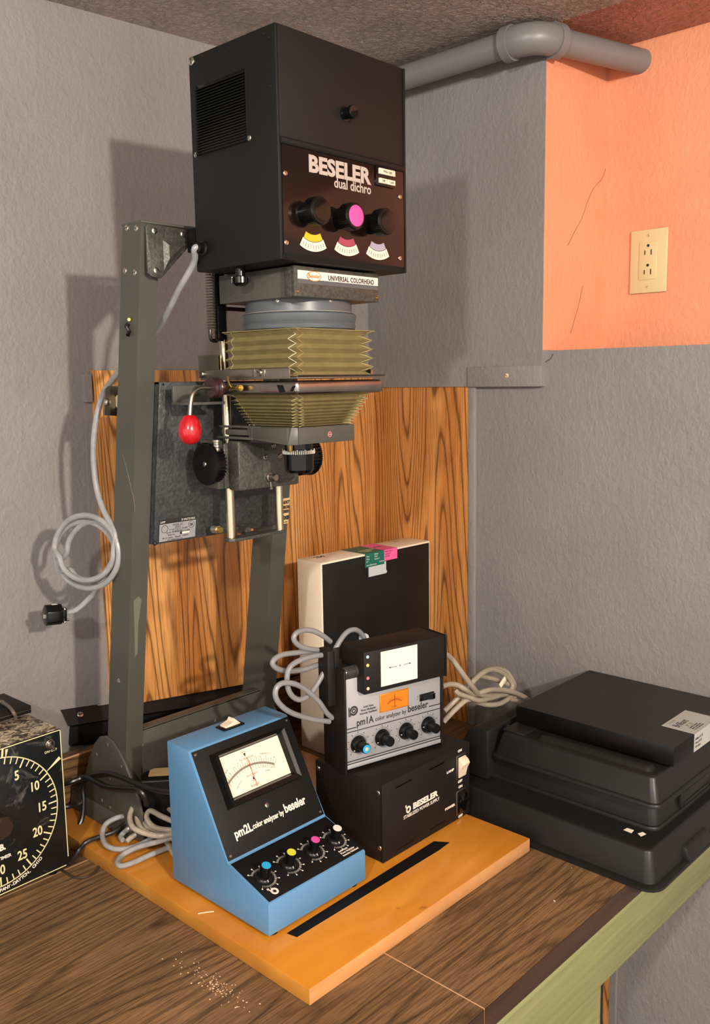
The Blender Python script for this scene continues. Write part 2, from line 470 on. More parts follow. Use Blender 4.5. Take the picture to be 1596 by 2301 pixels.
# oak veneer panels in the corner
p1 = thing('wall_paneling', 'wide oak veneer panel on the back wall behind the enlarger', 'paneling', tuple(WK), WA, world=False)
WL = frame((0, 0, 0), (1, 0, 0), (0, 0, 1))
mb = MB(WL)
def wu(x): return (x - WK.x) / WD.x
mb.prism([(wu(.172), .706), (wu(.792), .704), (wu(.792), .080), (wu(.172), .134)], 'z', .003, .011)
pan = mb.build('veneer_sheet', OAK1, p1)
mb = MB(WL); mb.prism([(wu(.160), .700), (wu(.30), .700), (wu(.30), .12), (wu(.150), .14)], 'z', 0, .003)
tag(mb.build('backing_board', GREY, p1), label='grey painted backing board edge')
mb = MB(WL); mb.box(wu(.157), wu(.169), .655, .70, 0, .012); mb.build('end_cleat', GREY, p1)
p2 = thing('wall_paneling', 'narrow oak veneer panel on the right wall beside the corner', 'paneling', (.795, .49, -.5))
mb = MB(); mb.box(.7915, .7985, .3655, .612, -.70, .7045); mb.build('veneer_sheet', OAK2, p2)
mb = MB(); mb.box(.790, .7995, .350, .3650, -.70, .668, .001)
tag(mb.build('edge_strip', GREY, p2), label='grey painted edge strip')

mb = MB(); mb.box(.7900, .7985, .0455, .0565, -.70, -.035); mb.build('oak_lath', OAK2, p2)
mb = MB(); mb.box(.7915, .7990, .0330, .0450, -.70, -.035); mb.build('edge_strip', GREY, p2)
# drain pipe under the ceiling
pe = Vector((.740, .196, 1.2380)); pl = pe + (Vector((.740, .458, 1.2365)) - pe) * 1.66; pr = Vector((1.004, .1376, 1.2442))
dl = (pl - pe).normalized(); dr = (pr - pe).normalized()
pp = thing('drain_pipe', 'grey painted pipe with an elbow below the ceiling', 'pipe', tuple(pe))
mb = MB(); mb.tube([pe + dl * .035, pl], .0215, 24, sub=1); mb.build('pipe_run', PIPE, pp)
mb = MB(); mb.tube([pe + dr * .035, pr], .0215, 24, sub=1); mb.build('pipe_run', PIPE, pp)
mb = MB(); mb.tube([pe + dl * .050, pe + dl * .028, pe + (dl + dr) * .0095, pe + dr * .028, pe + dr * .050], .0255, 24)
mb.cyl(pe + dl * .040, pe + dl * .056, .0285, n=28); mb.cyl(pe + dr * .040, pe + dr * .056, .0285, n=28)
mb.build('elbow', PIPE, pp)

# wall socket
ow = thing('wall_socket', 'ivory double wall outlet on the salmon coloured wall', 'outlet', (1.0, .1085, .891))
mb = MB(); mb.box(.9945, .9995, .0735, .1450, .834, .948, .003); mb.build('cover_plate', IVORY, ow)
mb = MB(); mb.box(.9925, .9965, .0925, .1265, .858, .925, .001)
ins = mb.build('receptacle', IVORY, ow)
for cz in (.9085, .8735):
    for dy, hh in ((.0062, .0040), (-.0062, .0048)):
        mb = MB(); mb.box(.9920, .9930, .109 + dy - .0009, .109 + dy + .0009, cz - hh - .002, cz + hh - .002); mb.build('slot', DPRT, ins)
    mb = MB(); mb.cyl((.9920, .109, cz + .010), (.9930, .109, cz + .010), .0026, n=12); mb.build('ground_hole', DPRT, ins)
for cz in (.937, .845): screw(ow, (.9944, .1092, cz), (-1, 0, 0), .003, IVORY)

# black rail on the back wall behind the enlarger
rl = thing('wall_rail', 'dark metal angle rail fixed low on the back wall', 'rail', tuple(WK), WA, world=False)
mb = MB()
mb.hexa([(wu(.094), -.018, .1255), (wu(.60), -.018, .0675), (wu(.60), -.015, .0675), (wu(.094), -.015, .1255), (wu(.086), -.002, .1500), (wu(.60), -.002, .0920), (wu(.60), .0, .0920), (wu(.086), .0, .1500)])
mb.build('front_flange', BLKD, rl)
mb = MB(); mb.prism([(wu(.100), .1200), (wu(.62), .0600), (wu(.62), -.05), (wu(.40), .02), (wu(.096), .0880)], 'y', -.012, -.001)
mb.build('body', BKM, rl)
screw(rl, (wu(.1150), -.0115, .1370), (0, -1, .8), .0055, SCR, 'bolt', .003)

# ------------------------------------------------------------------ bench
tb = thing('workbench', 'workbench with brown wood grain laminate top and olive green front rail', 'table', (.1, .2, FLZ))
mb = MB(); mb.box(.1265, .7985, -.1445, .598, -.031, 0); mb.build('worktop', [WAL], tb)
mb = MB(); mb.box(-1.3, .1250, -.1445, .464, -.031, 0); mb.build('worktop', [WAL], tb)
mb = MB(); mb.box(-1.3, .1250, .4655, .598, -.031, 0); mb.build('worktop', [WAL], tb)
mb = MB(); mb.box(.1250, .1265, -.1448, .598, -.031, .0002); mb.box(-1.3, .125, .464, .4655, -.031, .0002); mb.build('joint_strip', SEAM, tb)
mb = MB(); mb.box(.1265, .7985, -.1455, -.1446, -.0308, -.0008); mb.box(-1.3, .1250, -.1455, -.1446, -.0308, -.0008)
mb.build('edge_band', WALE, tb)
mb = MB(); mb.box(-1.3, .7985, -.1400, -.1020, -.124, -.0315, .002); mb.build('front_rail', GREEN, tb)
mb = MB(); mb.box(-1.3, .7985, -.1430, -.1390, -.043, -.0315, .001); mb.build('rail_lip', GREEN2, tb)
mb = MB(); mb.box(.20, .478, -.100, -.080, FLZ, -.124); mb.build('end_panel', GREEN, tb)
mb = MB(); mb.box(.70, .78, .45, .55, FLZ, -.031); mb.build('leg', GREEN, tb)
mb = MB(); mb.box(-1.25, -1.17, -.10, -.02, FLZ, -.031); mb.build('leg', GREEN, tb)
mb = MB(); mb.box(-1.3, .7985, .606, .624, -.031, .098); bs_ = mb.build('backsplash', WAL, tb)
mb = MB(); mb.box(-1.3, .7985, .6052, .6062, .0965, .0992); mb.build('joint_strip', SEAM, tb)

# ------------------------------------------------------------------ enlarger
BT = .0204
en = thing('photo_enlarger', 'tall grey photographic enlarger with black colour head on an orange wooden baseboard', 'enlarger', (.2225, .30, 0))
mb = MB()
mb.box(0, .4449, 0, .603, 0.0004, BT, .0012)
for f in mb.bm.faces:
    n = f.normal
    if n.y < -.7 or (n.x > .7): f.material_index = 2
    elif n.x < -.7: f.material_index = 1
bb = mb.build('baseboard', [BOARD, BOARDE, BOARDR], en)
mb = MB(); mb.prism([(.0560, .0795), (.3300, .0778), (.3575, .0800), (.3450, .0985), (.0530, .0940)], 'z', BT, BT + .0006)
tag(mb.build('tape_strip', BKM, bb), label='long black tape strip')

def cy(z): return .4418 - .1412 * (z - .1628)        # front of the leaning columns
def column(x0, x1, zb, zt, d0, d1):
    th = .003
    def sec(z, d): y = cy(z); return [(x0, y), (x1, y), (x1, y + d), (x1 - th, y + d), (x1 - th, y + th), (x0 + th, y + th), (x0 + th, y + d), (x0, y + d)]
    a = [(x, y, zb) for x, y in sec(zb, d0)]; b = [(x, y, zt) for x, y in sec(zt, d1)]
    mb = MB(); n = 8
    mb._add(a + b, [tuple(range(n)), tuple(range(2 * n - 1, n - 1, -1))] + [(i, i + n, (i + 1) % n + n, (i + 1) % n) for i in range(n)])
    return mb
mb = column(.0595, .0875, BT + .004, .886, .050, .043); cl = mb.build('column', FRM, en)
mb = column(.3190, .3500, BT + .004, .886, .050, .043); crt = mb.build('column', FRM, en)
mb = MB(); y = cy(.886)
mb.box(.0590, .3505, y - .001, y + .044, .8850, .8885, .001); mb.build('top_plate', FRM, en)
for px, py in ((285, 512), (306, 513), (281, 608), (303, 612)):
    screw(cl, at(px, py, 0, .0594), (-1, 0, 0), .0042, SCR, 'rivet')
mb = MB(); mb.cyl(at(290, 718, 0, .0594), at(290, 718, 0, .0560), .0022, n=10, mi=1)
p = at(288, 728, 0, .058); mb.tube([p, p + Vector((-.003, 0, -.004)), p + Vector((-.001, -.002, -.010)), p + Vector((-.004, -.004, -.015))], .0026, 8)
mb.build('cord_hook', [BKG, BRASS], cl)
mb = MB(); mb.cyl(at(268, 1529, 0, .0594), at(268, 1529, 0, .0588), .0032, n=14); mb.build('bolt_hole', DPRT, cl)
mb = MB(); mb.tube([at(x, y, 0, .0594) for x, y in ((275, 1020), (284, 1052), (293, 1090), (301, 1125), (303, 1150))], .0004, 5, sub=3); mb.build('scratch', STEEL, cl)
mb = MB(); sc_ = [(312, 1340), (318, 1348), (311, 1400), (309, 1470), (303, 1476), (302, 1420), (300, 1350)]
def onf(px, py):
    z = at(px, py, 1, .42).z; z = at(px, py, 1, cy(z)).z; p = at(px, py, 1, cy(z)); return Vector((p.x, p.y - .0002, p.z))
mb._add([onf(*q) for q in sc_], [tuple(range(7))]); mb.build('paint_scuff', plain('pale_scuff', (96, 98, 84), .6), cl)
# feet
for sx, xo in ((0, .0), (1, .292)):
    x0 = .0555 + xo
    pts = [(.4858, BT), (.4040, BT + .004), (.4037, .0688), (.4120, .0920), (.4251, .1097), (.4400, .1330), (.4562, .1500), (.4740, .1610), (.4912, .1645), (.5080, .1590),
           (.5240, .1440), (.5426, .1171), (.5560, .0840), (.5691, .0434), (.5700, BT)]
    mb = MB(); mb.prism(pts, 'x', x0, x0 + .0035, .0006)
    gp = mb.build('foot_plate', FRM, en)
    for (yy, zz) in ((.487, .152), (.520, .128), (.452, .128), (.486, .098), (.512, .056), (.490, .052), (.452, .030), (.436, .034)):
        mb = MB(axis_frame((x0 + .0003, yy, zz), (-1, 0, 0))); mb.lathe([(.0034, 0), (.0026, .0012), (.0008, .0016)], 12); mb.build('rivet', FRM, gp)
    mb = MB(); mb.hexa([(x0 - .006, .462, BT), (x0 + .044, .462, BT), (x0 + .044, .600, BT), (x0 - .006, .600, BT), (x0 - .0008, .462, .047), (x0 + .040, .462, .047), (x0 + .040, .600, .047), (x0 - .0008, .600, .047)], bev=.001)
    mb.build('foot_rail', FRM, en)
    mb = MB(); mb.box(x0 - .006, x0 + .03, .436, .463, BT, BT + .003, .0006); ft = mb.build('foot_tab', FRM, en)
    screw(ft, (x0 + .008, .450, BT + .003), (0, 0, 1), .007, SCR, 'bolt', .003)
# cross member
mb = MB(); mb.box(.0875, .3190, .4440, .4475, .075, .1770, .0008); mb.box(.0875, .3190, .4440, .462, .1745, .1775, .0005)
cm = mb.build('cross_member', FRM, en)
mb = MB(); mb.cyl(at(483, 1619, 1, .4439), at(483, 1619, 1, .4434), .0022, n=12); mb.cyl(at(320, 1674, 1, .4439), at(320, 1674, 1, .4434), .0022, n=12); mb.build('bolt_hole', DPRT, cm)
# tape labels on the right column
for txt, pts in (('6X7', (.4995, .4805)), ('8X8', (.4752, .4575))):
    zz = (pts[0] + pts[1]) / 2; y = cy(zz) - .0004
    mb = MB(); mb.hexa([(.3330, y, pts[1]), (.3500, y, pts[1]), (.3500, y + .0003, pts[1]), (.3330, y + .0003, pts[1]), (.3330, y - .0024, pts[0]), (.3500, y - .0024, pts[0]), (.3500, y - .0021, pts[0]), (.3330, y - .0021, pts[0])])
    lb = mb.build('tape_label', MTAPE, en)
    F = frame((.3345, y - .0016, pts[1]), (1, 0, 0), (0, -.14, 1))
    if txt == '6X7':
        text(lb, '6X7', F @ T(.0008, .0105, .0004), .0075, DPRT, bold=.0002); text(lb, '8X10', F @ T(0, .0025, .0004), .0070, DPRT, bold=.0002, xs=.9)
    else:
        text(lb, '8X8', F @ T(0, .0075, .0004), .0090, DPRT, bold=.0003, xs=.95); text(lb, '200-250', F @ T(0, .0020, .0004), .0040, DPRT, xs=.9)
# top brackets
y = .3395
for k, (xa, sg) in enumerate(((.0640, 1), (.3460, -1))):
    def X(v): return xa + sg * v
    pts = [(X(0), .8810), (X(.004), .8845), (X(.061), .8830), (X(.066), .8780), (X(.066), .8620), (X(.060), .8560), (X(.020), .8175), (X(.006), .8185), (X(0), .8225)]
    mb = MB(); mb.prism(pts, 'y', y - .0035, y, .0008)
    pts = [(X(.0245), .8660), (X(.064), .8640), (X(.0245), .8280)]
    pk = [(X(.0310), .8600), (X(.050), .8590), (X(.0310), .8430)]
    v = [(a, y - .0034, b) for a, b in pts] + [(a, y - .0080, b) for a, b in pk]
    mb._add(v, [(3, 4, 5), (0, 1, 4, 3), (1, 2, 5, 4), (2, 0, 3, 5)])
    br = mb.build('top_bracket', HAM, en)
    for a, b in ((.0125, .8760), (.0570, .8765), (.0125, .8265)): screw(br, (X(a), y - .0035, b), (0, -1, 0), .0042, SCR)
mb = MB(); mb.box(.126, .330, .3180, .3350, .8530, .8830, .001); mb.build('head_support_bar', BKM, en)
# carriage plate with folded edges
def cp(x, z, d=0): return (x, cy(z) - .006 - d, z)
mb = MB()
z0, z1 = .4605, .6850
def slab(mb, x0, x1, z0, z1, d0, d1, mi=0, bev=0, zr=0):
    mb.hexa([cp(x0, z0, d0), cp(x1, z0 + zr, d0), cp(x1, z0 + zr, d1), cp(x0, z0, d1), cp(x0, z1, d0), cp(x1, z1, d0), cp(x1, z1, d1), cp(x0, z1, d1)], mi, bev)
slab(mb, .0885, .3160, z0, z1, .0, .005, bev=.0015)
slab(mb, .0885, .0915, z0, z1, -.030, .002); slab(mb, .3130, .3160, z0, z1, -.030, .002)
slab(mb, .0885, .3160, z1 - .003, z1, -.030, .002)
cplate = mb.build('carriage_plate', HAMD, en)
F = frame(cp(.0950, .4625, .0052), (1, 0, 0), (0, -.14, 1))
mb = MB(F); mb.box(0, .0640, 0, .0330, 0, .0004, mi=0); mb.box(.0010, .0630, .0010, .0262, .0003, .0006, mi=1)
mb.arc(.0095, .0190, .0050, .0056, 0, 360, .0008, 30); mb.arc(.0555, .0205, .0046, .0052, 0, 360, .0008, 30)
mb.box(.0360, .0530, .0080, .0118, .0005, .0008, mi=0); mb.box(.0395, .0526, .0084, .0114, .0006, .0009, mi=2)
sp = tag(mb.build('rating_label', [DPRT, SILVER, PAPER], cplate), label='silver rating label with small print')
for t_, x, yv, s_, a_ in (('LAMP', .002, .0278, .0042, 'LEFT'), ('75 WATTS MAX.', .062, .0278, .0042, 'RIGHT')):
    text(sp, t_, F @ T(x, yv, .0006), s_, WHITE, a_, xs=.8)
for t_, x, yv, s_ in (('MODEL 23C', .032, .0218, .0042), ('SERIES II', .032, .0186, .0034), ('115 VOLTS AC-DC, 75 AMPS', .033, .0156, .0032), ('75 WATTS MAX.', .032, .0126, .0032),
                      ('USE NO. 111 OR USE NO. 111 A LAMP', .0325, .0096 + .0022, .0030)):
    text(sp, t_, F @ T(x, yv, .0007), s_, DPRT, 'CENTER', xs=.8)
text(sp, 'SERIAL NO.', F @ T(.0150, .0084, .0007), .0030, DPRT, xs=.85)
text(sp, 'MFG. BY CHARLES', F @ T(.0060, .0044, .0007), .0028, DPRT, xs=.8); text(sp, 'Beseler', F @ T(.0280, .0044, .0007), .0036, DPRT, xs=.9)
text(sp, 'COMPANY', F @ T(.0400, .0048, .0007), .0028, DPRT, xs=.8); text(sp, 'EAST ORANGE, N.J., U.S.A.', F @ T(.0150, .0014, .0007), .0028, DPRT, xs=.8)
text(sp, 'SA', F @ T(.0555, .0187, .0008), .0052, DPRT, 'CENTER', bold=.0002, xs=.8)
screw(cplate, cp(.0895, .4625, .0055), (-.4, -1, 0), .003, BKP); screw(cplate, cp(.094, .682, .004), (0, -1, 0), .002, BKP)
# roller bracket beside the left column
mb = MB()
q = at(250, 903, 1, .452); mb.prism([(q.x - .013, q.z - .018), (q.x + .03, q.z - .022), (q.x + .03, q.z + .022), (q.x - .004, q.z + .022), (q.x - .009, q.z + .018)], 'y', .450, .453)
rb = mb.build('roller_bracket', STEEL, en)
screw(rb, at(240, 904, 1, .449), (0, -1, 0), .005, SCR, 'axle_nut', .005)
mb = MB(axis_frame(q + Vector((.006, -.010, 0)), (1, 0, 0))); mb.lathe([(.010, 0), (.010, .004), (.006, .006), (.006, .012), (.010, .014), (.010, .018)], 18); mb.build('roller', IVORY, rb)

# twin rods and their base yoke
for x in (.1760, .2680):
    mb = MB(); mb.cyl((x, .3270, .4640), (x - .001, .3270, .8120), .0062, n=20); mb.build('guide_rod', RODM, en)
mb = MB(); mb.prism([(.166, .320), (.172, .314), (.270, .319), (.278, .324), (.278, .331), (.270, .335), (.240, .337), (.232, .352), (.214, .352), (.208, .337), (.172, .336), (.166, .330)], 'z', .4610, .4655, .0006)
mb.cyl((.222, .345, .4675), (.222, .385, .4675), .0055, n=14)
mb.build('rod_yoke', HAM, en)
mb = MB(); mb.cyl((.1760, .3560, .4740), (.1760, .3680, .4740), .006, n=6); mb.cyl((.1760, .3500, .4740), (.1760, .3560, .4740), .0042, n=14, mi=1); mb.build('stop_bolt', [SCR, BRASS], en)
# focusing box with twin knobs
mb = MB(); mb.box(.1665, .2795, .2940, .3180, .5345, .6040, .0035); mb.box(.1600, .2790, .3170, .3420, .5370, .6000, .002)
fb = mb.build('focus_housing', HAM, en)
mb = MB(); mb.prism([(.3200, .5372), (.3560, .5400), (.3560, .6040), (.3200, .6040)], 'x', .1500, .1605, .001); mb.cyl((.1485, .336, .572), (.153, .336, .572), .0165, n=24); fl = mb.build('side_cheek', FRM, fb)
F = frame((.2095, .2938, .5445), (1, 0, 0), (0, 0, 1))
mb = MB(F); mb.box(0, .0620, 0, .0590, -.0005, .0012, .0008); mp = mb.build('access_plate', HAM, fb)
for px, py in ((615, 1001), (597, 1028), (630, 1025)): screw(mp, at(px, py, 1, .2925), (0, -1, 0), .0042, STEEL)
q = at(605, 1072, 1, .2925)
mb = MB(axis_frame(q, (0, -1, 0))); mb.lathe([(.0062, 0), (.0062, .003), (.0048, .0035), (.0050, .013), (.0044, .015)], 20)
mb.build('plunger', STEEL, fb)
mb = MB(); mb.cyl((q.x + .002, .2920, q.z - .007), (q.x + .0025, .2920, .5350), .0009, n=8); mb.box(q.x + .0005, q.x + .0045, .2900, .2950, .5320, .5355, .0004); mb.build('pointer', STEEL, fb)
mb = MB(axis_frame((.151, .318, .5740), (-1, 0, 0))); mb.cyl((0, 0, -.004), (0, 0, .010), .006, n=14)
mb.gear(.0265, .0240, .006, .0190, 34); mb.gear(.0290, .0280, .0190, .0222, 60); mb.lathe([(.0275, .0223), (.0262, .0227)], 36)
# smooth disc
kl = mb.build('focus_knob', BKP, en, smooth=False)
mb = MB(axis_frame((.151 - .0223, .318, .5740), (-1, 0, 0))); mb.lathe([(.0262, 0), (.0262, .0008)], 40); mb.build('knob_face', BKG, kl)
screw(kl, (.151 - .0233, .318, .5740), (-1, 0, 0), .0034, SCR)
mb = MB(axis_frame((.281, .322, .5720), (1, 0, 0))); mb.cyl((0, 0, 0), (0, 0, .020), .006, n=14)
mb.gear(.0290, .0262, .018, .043, 34); mb.gear(.0300, .0290, .043, .046, 60); mb.build('focus_knob', BKP, en, smooth=False)
# lens and lens stage casting
LC = Vector((.2225, .2330, 0))
mb = MB(T(LC.x, LC.y, 0)); mb.lathe([(.0190, .6030), (.0190, .5925), (.0210, .5920), (.0215, .5850), (.0205, .5848), (.0200, .5640), (.0170, .5600)], 36, cap=True); ln = mb.build('lens', BKG, en)
mb = MB(T(LC.x, LC.y, 0))
for i in range(52):
    a = 360 * i / 52
    mb.box(.0212, .0222, -.0004, .0004, .5858, .5905 if i % 4 else .592, M=RZ(a))
mb.build('aperture_ring', WHITE, ln)
mb = MB(); mb.box(LC.x - .0250, LC.x - .0195, LC.y - .010, LC.y - .004, .5900, .6010, .0006); mb.build('lens_catch', BRASS, ln)
def vstage():
    mb = MB()
    x0, x1, y0, y1 = .1660, .2792, .1815, .2790; zt, zb = .6245, .6015
    mb.box(x0 + .010, x1, y0, y1, zb + .0006, zt, .0008)
    # tapering left arm of the casting
    mb.hexa([(x0 - .0005, y0 + .0110, zb), (x0 + .014, y0 - .0004, zb), (x0 + .014, y1 - .02, zb + .004), (x0 - .0005, y1 - .010, zb + .006), (x0 + .0040, y0 + .0080, zt), (x0 + .014, y0 - .0004, zt), (x0 + .014, y1, zt), (x0 + .0040, y1, zt)], bev=.0008)
    mb.hexa([(x0, y0 + .012, zb + .001), (x0 + .012, y0 + .012, zb + .001), (x0 + .012, .262, .6085), (x0, .262, .6085), (x0, y0 + .012, zt - .0005), (x0 + .012, y0 + .012, zt - .0005), (x0 + .012, .262, .6225), (x0, .262, .6225)], bev=.0008)
    mb.box(x0 + .0005, x0 + .10, .262, .2665, .6075, .6235, .0008)
    mb.box(x0 - .001, x1 - .02, .262, .3380, .6060, .6095, .0008)
    mb.box(x0 + .002, x1 - .02, .250, .3360, .6215, .6245, .0008)
    mb.box(x0 + .004, x0 + .012, .270, .334, .6110, .6195, .002)
    return mb
ls = vstage().build('lens_stage', FRM, en)
mb = MB(axis_frame((.2306, .1814, .6128), (0, -1, 0))); mb.lathe([(.0040, 0), (.0040, .0006)], 24); mb.arc(0, 0, .0026, .0038, 0, 360, .0008, 24, mi=1)
mb.box(-.0026, .0026, -.0007, .0007, .0004, .0009, mi=1); mb.build('round_badge', [RED, SILVER], ls)
q = at(486, 990, 1, .3050)
mb = MB(axis_frame(q, (0, 0, -1)))
mb.lathe([(.0062, -.001), (.0062, .002), (.005, .0025), (.005, .0050), (.0060, .0055), (.0060, .0088), (.0050, .0092), (.0060, .0097), (.0060, .0130), (.0050, .0134), (.0060, .0139), (.0060, .0172), (.005, .0176), (.0058, .018), (.0058, .0210), (.004, .0218)], 20)
mb.build('thumb_screw', STEEL, ls)

# bellows
def bellows(name, z0, z1, hx0, hx1, n, cx, cy_, dep=.006, pw=1.0, c=.011):
    rings = []
    m = 2 * n
    for i in range(m + 1):
        t = (i / m) ** pw; z = z0 + (z1 - z0) * t; h = hx0 + (hx1 - hx0) * t
        o = (i % 2 == 0)
        s = h if o else h - dep
        k1, k2 = (c, .001) if o else (.001, c * .75)
        rings.append([(cx + a * s + b, cy_ + e * s + g, z) for a, e, b, g in
                      ((-1, -1, 0, k1), (-1, -1, k2, 0), (1, -1, -k2, 0), (1, -1, 0, k1), (1, 1, 0, -k1), (1, 1, -k2, 0), (-1, 1, k2, 0), (-1, 1, 0, -k1))])
    v = [p for r in rings for p in r]; f = []
    for i in range(m):
        for k in range(8): f.append((i * 8 + k, i * 8 + (k + 1) % 8, (i + 1) * 8 + (k + 1) % 8, (i + 1) * 8 + k))
    f.append(tuple(range(8))); f.append(tuple(m * 8 + k for k in range(8)))
    mb = MB(); mb._add(v, f)
    for a in (0, 1, 2, 3, 6, 7): mb.tube([rings[i][a] for i in range(m + 1)], .0006, 5, sub=2, mi=1)
    return mb.build(name, [BEL, BELE], en, smooth=False)
BELE = plain('khaki_cloth_fold', (168, 158, 112), .35)
bellows('upper_bellows', .6890, .7470, .0715, .0700, 5, .2225, .2280, .0085, c=.0150)
bellows('lower_bellows', .6660, .6255, .0690, .0500, 9, .2225, .2280, .0065, .78, c=.0120)
mb = MB()
v = [(.1505, .1560, .7470), (.2945, .1560, .7470), (.2945, .3000, .7478), (.1505, .3000, .7478), (.1510, .1565, .7482), (.2940, .1565, .7482), (.2940, .2995, .7490), (.1510, .2995, .7490)]
mb.hexa(v); mb.build('bellows_flange', BEL, en)
# negative stage
mb = MB(); mb.box(.1420, .3030, .1480, .3390, .6665, .6840, .0055, seg=4); nl = mb.build('negative_stage', CHR, en)
mb = MB()
mb.box(.1420, .3030, .1475, .3390, .6862, .6880, .0003); mb.box(.1420, .1436, .160, .3390, .6870, .6995, .0006)
mb.hexa([(.1430, .1475, .6878), (.3030, .1475, .6878), (.3030, .1490, .6878), (.1430, .1490, .6878), (.1430, .1450, .6905), (.3030, .1450, .6905), (.3030, .1465, .6905), (.1430, .1465, .6905)])
mb.box(.3015, .3030, .170, .339, .687, .6975, .0006); mb.build('pressure_plate', STEEL, en)
mb = MB(); mb.box(.1405, .1420, .2050, .3400, .6895, .6990, .0004); mb.box(.1400, .1420, .2230, .2280, .6890, .6995, .0004); lk = mb.build('lift_link', STEEL, en)
screw(lk, (.1404, .2130, .6945), (-1, 0, 0), .0046, STEEL, 'pivot_screw', .003); screw(lk, (.1404, .3330, .6945), (-1, 0, 0), .0050, STEEL, 'pivot_screw', .003)
mb = MB(); mb.hexa([(.1430, .338, .6990), (.178, .338, .6990), (.178, .340, .6990), (.1430, .340, .6990), (.1430, .342, .7200), (.190, .342, .7200), (.190, .344, .7200), (.1430, .344, .7200)]); mb.box(.1420, .1436, .30, .342, .695, .7195)
mb.build('rear_guard', STEEL, en)
mb = MB(); mb.box(.0900, .1500, .3300, .3345, .6560, .6800, .001); mb.box(.0895, .1440, .2900, .3340, .6545, .6580, .0005); arm = mb.build('stage_arm', FRM, en)
screw(arm, at(437, 881, 1, .3298), (0, -1, 0), .0055, SCR, 'arm_bolt', .005)
mb = MB()
for q in ([(622, 865), (636, 865), (641, 881), (628, 882)], [(657, 868), (664, 866), (659, 879), (651, 880)]):
    w_ = [at(x, y, 0, .1418) for x, y in q]; mb._add([tuple(v) for v in w_] + [(v.x + .0003, v.y, v.z) for v in w_], [(0, 1, 2, 3), (7, 6, 5, 4), (0, 4, 5, 1), (1, 5, 6, 2), (2, 6, 7, 3), (3, 7, 4, 0)])
tag(mb.build('tape_patch', BKM, nl), kind='stuff')
# red lever
LV = Vector((.1230, .2760, .6765))
mb = MB(axis_frame(LV, (-1, 0, 0))); mb.lathe([(.0060, -.012), (.0060, -.002), (.0125, -.001), (.0135, .003), (.0125, .0045), (.0120, .008), (.0135, .010), (.0125, .0140), (.006, .015)], 28); lev = mb.build('lever_cam', MAROON, en)
kb = at(427, 938, 1, .2700)
mb = MB(); mb.tube([LV + Vector((-.012, 0, -.0005)), LV + Vector((-.032, -.002, .0000)), LV + Vector((-.044, -.004, -.006)), LV + Vector((-.049, -.005, -.018)), kb + Vector((0, 0, .002))], .0030, 12)
mb.build('lever_rod', STEEL, lev)
mb = MB(axis_frame(kb + Vector((0, 0, .003)), (-.05, 0, -1))); mb.lathe([(.0055, 0), (.0090, .002), (.0125, .008), (.0145, .015), (.0150, .021), (.0138, .028), (.0105, .0335), (.0055, .0365), (.001, .0375)], 32)
tag(mb.build('lever_knob', RED, lev), label='red egg shaped lever knob')
mb = MB(); mb.tube([LV + Vector((.011, -.004, .001)), LV + Vector((.011, -.022, -.001)), LV + Vector((.011, -.034, -.001))], .0026, 8)
mb.cyl(LV + Vector((.011, -.026, -.001)), LV + Vector((.011, -.032, -.001)), .0042, n=6); mb.tube([LV + Vector((.009, -.008, .014)), LV + Vector((.008, -.012, .006)), LV + Vector((.009, -.016, 0))], .0013, 8)
mb.build('cam_linkage', BRASS, lev)
# condenser ring between bellows and colour head
mb = MB(T(.2240, .2280, 0)); mb.lathe([(.0690, .7470), (.0745, .7500), (.0755, .7550), (.0740, .7575), (.0755, .7600), (.0765, .7680), (.0740, .7700), (.0705, .7708), (.0705, .7885)], 64)
cr_ = mb.build('condenser_ring', FRM2, en)
mb = MB(T(.2240, .2280, 0)); mb.lathe([(.0707, .7702), (.0725, .7706), (.0712, .7712)], 64, cap=False); mb.build('worn_edge', WHITE, cr_)
for a in (205, 262): screw(cr_, (.2240 + .0705 * cos(radians(a)), .2280 + .0705 * sin(radians(a)), .7835), (cos(radians(a)), sin(radians(a)), 0), .0026, SCR)
# colour head adapter box
mb = MB(); mb.box(.1480, .2975, .1560, .2990, .7852, .8215, .001); ab = mb.build('adapter_box', FRM, en)
mb = MB(); mb.box(.1440, .2958, .1490, .1560, .7849, .8210, .0008); mb.box(.1440, .1455, .1555, .1680, .7849, .8200, .0004); fp_ = mb.build('front_cover', HAM, ab)
F = frame((.1485, .1489, .8002), (1, 0, 0), (0, 0, 1))
mb = MB(F); mb.box(0, .1450, 0, .0157, 0, .0005, mi=0); mb.box(0, .1450, .0055, .0157, .0004, .0007, mi=1)
v = []; n = 36
for i in range(n): v.append((.0275 + .0125 * cos(2 * pi * i / n), .0052 + .0045 + .0062 * sin(2 * pi * i / n)))
mb.prism(v, 'z', .0004, .0010, mi=2); mb.prism([(.0275 + (a - .0275) * .90, .0097 + (b - .0097) * .86) for a, b in v], 'z', .0008, .0012, mi=1)
npl = mb.build('name_plate', [FRM2, PAPER, BRASS], ab)
text(npl, 'Beseler', F @ T(.0275, .0076, .0012), .0070, BRASS, 'CENTER', bold=.00015)
text(npl, 'UNIVERSAL COLORHEAD', F @ T(.0520, .0068, .0007), .0082, DPRT, bold=.0003, spacing=1.1, fit=.0850)
for x, z in ((.1490, .7905), (.2915, .7905)): screw(ab, (x, .1489, z), (0, -1, 0), .0018, BRASS)
q = Vector((.1430, .2680, .8140))
mb = MB(axis_frame(at(540, 612, 1, .228), (0, 0, -1))); mb.lathe([(.0065, -.008), (.0065, .0045), (.0085, .0060)], 20); mb.gear(.0112, .0095, .0060, .0135, 16); mb.lathe([(.0100, .0134), (.0060, .0165), (.001, .017)], 20)
mb.build('clamp_knob', BKG, en)
